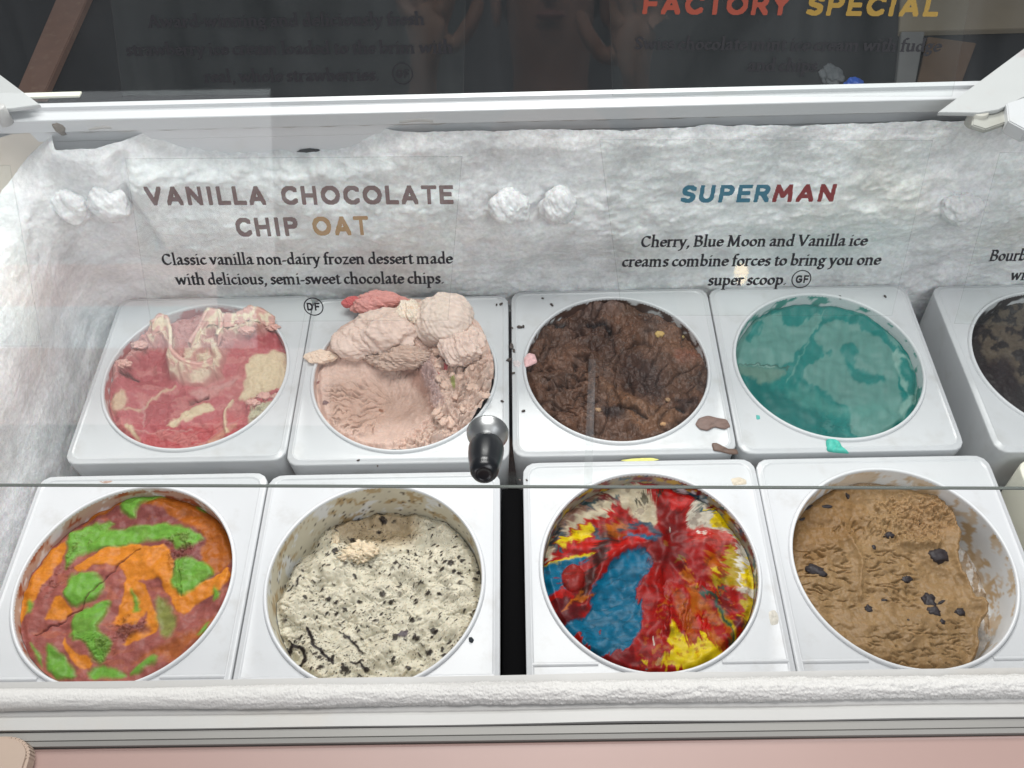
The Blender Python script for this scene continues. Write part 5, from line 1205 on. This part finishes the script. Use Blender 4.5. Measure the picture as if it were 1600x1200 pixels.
under(prism('hinge_arm', poly_on([(1520, 172), (1572, 172), (1572, 192), (1540, 203), (1518, 196)], .287), .282, .288, plain('aged_plastic_dark', (.36, .36, .33), .5, grime=(.2, .18, .14)), bevel=.0012), brk)
under(prism('hinge_block', poly_on([(1569, 168), (1600, 158), (1650, 140), (1660, 190), (1600, 211), (1572, 196)], .290), .280, .296, MAT['frame'], bevel=.0012), brk)

# ------------------------------------------------------------------ beyond the cabinet: dark floor with a few things
zf = -.80
def fl(pts, z=zf): return [(onz(x, y, z)[0], onz(x, y, z)[1]) for x, y in pts]
tag(prism('wooden_strip', fl([(30, 160), (75, 160), (160, -30), (110, -30)]), zf+.001, zf+.03, MAT['wood'], bevel=.003), 'worn brown wooden strip running away across the dark floor, upper left', 'wooden strip')
tag(prism('floor_mat', fl([(1402, 58), (1700, 50), (1700, -60), (1408, -60)]), zf+.001, zf+.02, plain('beige_mat', (.19, .16, .115), .7, var=.2, vscale=6, grime=(.15, .12, .08)), bevel=.002), 'beige mat on the floor in the upper right corner', 'mat')
tag(prism('floor_panel', fl([(1394, 160), (1404, 62), (1440, 62), (1422, 160)]), zf+.001, zf+.03, plain('grey_panel', (.14, .14, .14), .6, var=.15), bevel=.002), 'narrow grey-white panel standing right of the blue object', 'panel')
tag(prism('cardboard_piece', fl([(1424, 160), (1445, 70), (1520, 80), (1490, 160)]), zf+.001, zf+.03, plain('cardboard', (.085, .05, .028), .7, var=.3, grime=(.14, .09, .05)), bevel=.002), 'dark brown cardboard piece beside the grey panel', 'cardboard')
p = onz(1334, 134, zf+.03); tag(blob('blue_bag', p, .030, 7, .25, 1.3, 4, plain('blue_plastic', (.02, .10, .50), .35, var=.2), (1.0, .8, .8)), 'small bright blue crumpled plastic bag on the dark floor', 'bag')
p = onz(1300, 118, zf+.02); tag(blob('grey_rag', p, .045, 17, .35, 1.5, 4, plain('grey_cloth', (.10, .11, .12), .8, var=.3, grime=(.2, .2, .2)), (.7, 1.0, .4)), 'grey crumpled rag beside the blue bag', 'rag')

# ------------------------------------------------------------------ the person taking the picture, seen only as a faint mirror image in the glass
def skinned(name, chains, mat, parent, root=0, sub=2):
    """one continuous surface grown round connected joints; chains: lists of (key, (x, y, z), (rx, ry)) sharing joints by key"""
    bm = bmesh.new(); lay = bm.verts.layers.skin.verify(); J = {}; first = None
    for ch in chains:
        prev = None
        for it in ch:
            k = it[0]
            if k not in J:
                v = bm.verts.new(it[1]); v[lay].radius = it[2]; J[k] = v
                if first is None: first = v; v[lay].use_root = True
            v = J[k]
            if prev is not None and bm.edges.get((prev, v)) is None: bm.edges.new((prev, v))
            prev = v
    me = bpy.data.meshes.new(name); bm.to_mesh(me); bm.free()
    o = link(name, me, mat, parent)
    m = o.modifiers.new('skin', 'SKIN'); m.use_smooth_shade = True
    if sub: o.modifiers.new('smooth', 'SUBSURF').levels = sub; o.modifiers['smooth'].render_levels = sub
    return o
pz = -.80; PX, PY = .02, -1.12
per = empty('person', (PX, PY, pz), label='person in dark purple top and jeans holding a phone, mirrored faintly in the glass', cat='person')
skin = plain('skin', (.50, .27, .19), .5, var=.08, vscale=30); shirt = plain('dark_purple_cloth', (.035, .016, .035), .8, var=.2, vscale=30); jeans = plain('blue_jeans', (.03, .045, .09), .8, var=.2, vscale=30)
hair = plain('dark_hair', (.03, .018, .012), .6, var=.3, vscale=60); shoe = plain('dark_shoes', (.02, .02, .02), .5)
def V3(x, y, z): return (x, y, z)
# body in local metres above the ground; +y faces the freezer
LH = (-.145, .335, 1.545); RH = (.100, .345, 1.525)
body = [[('pel', V3(0, 0, .98), (.15, .10)), ('wai', V3(0, 0, 1.12), (.125, .09)), ('che', V3(0, .0, 1.30), (.15, .10)), ('nb', V3(0, .0, 1.46), (.075, .06)), ('nk', V3(0, .015, 1.53), (.052, .052)), ('hd0', V3(0, .04, 1.62), (.070, .082)), ('hd1', V3(0, .045, 1.71), (.074, .088)), ('hd2', V3(0, .04, 1.78), (.05, .06))]]
for sgn, H, n in ((-1, LH, 'l'), (1, RH, 'r')):
    body.append([('nb', 0, 0), (n+'sh', V3(.175*sgn, 0, 1.43), (.055, .055)), (n+'ua', V3(.215*sgn, .04, 1.30), (.045, .045)), (n+'el', V3(.235*sgn, .10, 1.16), (.036, .036)), (n+'fa', V3((.235*sgn+H[0])*.5, (.10+H[1])*.5, (1.16+H[2])*.5), (.031, .031)), (n+'wr', V3(H[0]*1.06, H[1]-.03, H[2]-.055), (.023, .018)), (n+'pa', V3(*H), (.034, .014))])
    body.append([('pel', 0, 0), (n+'hp', V3(.10*sgn, 0, .90), (.085, .085)), (n+'kn', V3(.11*sgn, .02, .50), (.055, .055)), (n+'an', V3(.11*sgn, -.01, .10), (.036, .036)), (n+'hl', V3(.11*sgn, 0, .05), (.034, .034)), (n+'to', V3(.115*sgn, .14, .03), (.034, .024))])
    for k in range(4):                                  # fingers of unequal length, bent round the phone
        a = (-.027+.018*k); L = (.030, .036, .034, .026)[k]
        b = V3(H[0]+a, H[1]+.010, H[2]+.030)
        p1 = V3(b[0]-sgn*.006, b[1]+.012, b[2]+L); p2 = V3(p1[0]-sgn*.012, p1[1]+.004, p1[2]+L*.55); p3 = V3(p2[0]-sgn*.016, p2[1]-.010, p2[2]+L*.15)
        body.append([(n+'pa', 0, 0), (n+'f%d' % k, b, (.010, .009)), (n+'g%d' % k, p1, (.009, .0085)), (n+'h%d' % k, p2, (.0085, .008)), (n+'i%d' % k, p3, (.007, .007))])
    t0 = V3(H[0]-sgn*.034, H[1]-.006, H[2]-.012); t1 = V3(H[0]-sgn*.056, H[1]+.004, H[2]+.014); t2 = V3(H[0]-sgn*.064, H[1]+.002, H[2]+.040)
    body.append([(n+'pa', 0, 0), (n+'t0', t0, (.012, .011)), (n+'t1', t1, (.010, .010)), (n+'t2', t2, (.008, .008))])
skinned('body', body, skin, per)
sh = [[('pel', V3(0, 0, .95), (.168, .118)), ('wai', V3(0, 0, 1.12), (.145, .108)), ('che', V3(0, .0, 1.30), (.170, .120)), ('nb', V3(0, .0, 1.445), (.105, .080))]]
for sgn, H, n in ((-1, LH, 'l'), (1, RH, 'r')):
    sh.append([('nb', 0, 0), (n+'sh', V3(.175*sgn, 0, 1.425), (.070, .070)), (n+'ua', V3(.215*sgn, .04, 1.30), (.060, .060)), (n+'el', V3(.234*sgn, .085, 1.20), (.054, .054))]+([(n+'fa', V3((.235*sgn+H[0])*.5, (.10+H[1])*.5-.005, (1.16+H[2])*.5), (.046, .046)), (n+'wr', V3(H[0]*1.08, H[1]-.045, H[2]-.085), (.036, .034))] if sgn > 0 else []))
skinned('shirt', sh, shirt, per)
jn = [[('pel', V3(0, 0, .97), (.160, .115)), ('cr', V3(0, 0, .90), (.13, .11))]]
for sgn, n in ((-1, 'l'), (1, 'r')): jn.append([('cr', 0, 0), (n+'hp', V3(.10*sgn, 0, .82), (.092, .095)), (n+'kn', V3(.11*sgn, .02, .50), (.070, .070)), (n+'an', V3(.11*sgn, -.01, .11), (.060, .060))])
skinned('jeans', jn, jeans, per)
for sgn in (-1, 1): blob('shoe', (.113*sgn, .06, .045), .10, 3, .05, 1, 4, shoe, (.48, 1.35, .45), parent=per, fine=.01)
blob('hair', (0, .010, 1.735), .10, 5, .08, 1.5, 4, hair, (.90, 1.0, 1.05), parent=per, fine=.04)
blob('nose', (0, .135, 1.665), .014, 6, .05, 1, 3, skin, (.8, 1.1, 1.3), parent=per, fine=.0)
for sgn in (-1, 1):
    blob('eye', (.030*sgn, .115, 1.695), .013, 8, 0, 1, 3, plain('eye_white', (.5, .48, .46), .3), (1, .7, .7), parent=per, fine=.0)
    blob('ear', (.082*sgn, .03, 1.67), .026, 9, .05, 1, 3, skin, (.35, .7, 1.1), parent=per, fine=.0)
blob('lips', (0, .125, 1.628), .020, 9, .0, 1, 3, plain('lips', (.40, .15, .13), .4), (1.1, .5, .35), parent=per, fine=.0)
# the phone itself, just behind the camera position
ph = box('phone', (-.078, -.038, -.0045), (.078, .038, .0045), plain('phone_case', (.015, .015, .02), .3), None, bevel=.004)
ph.matrix_world = Matrix.Translation((.0078-.055, -.7138-.010*fw[1]-.012, .879-.040))@M.to_3x3().to_4x4()
tag(ph, 'dark phone held up by the person, mirrored faintly at the top of the glass', 'phone')
ph.location = Vector((ORG-fw*.016-up*.022-rt*.055).tolist())
print('script done', sum(len(o.data.polygons) for o in bpy.data.objects if o.type == 'MESH'))
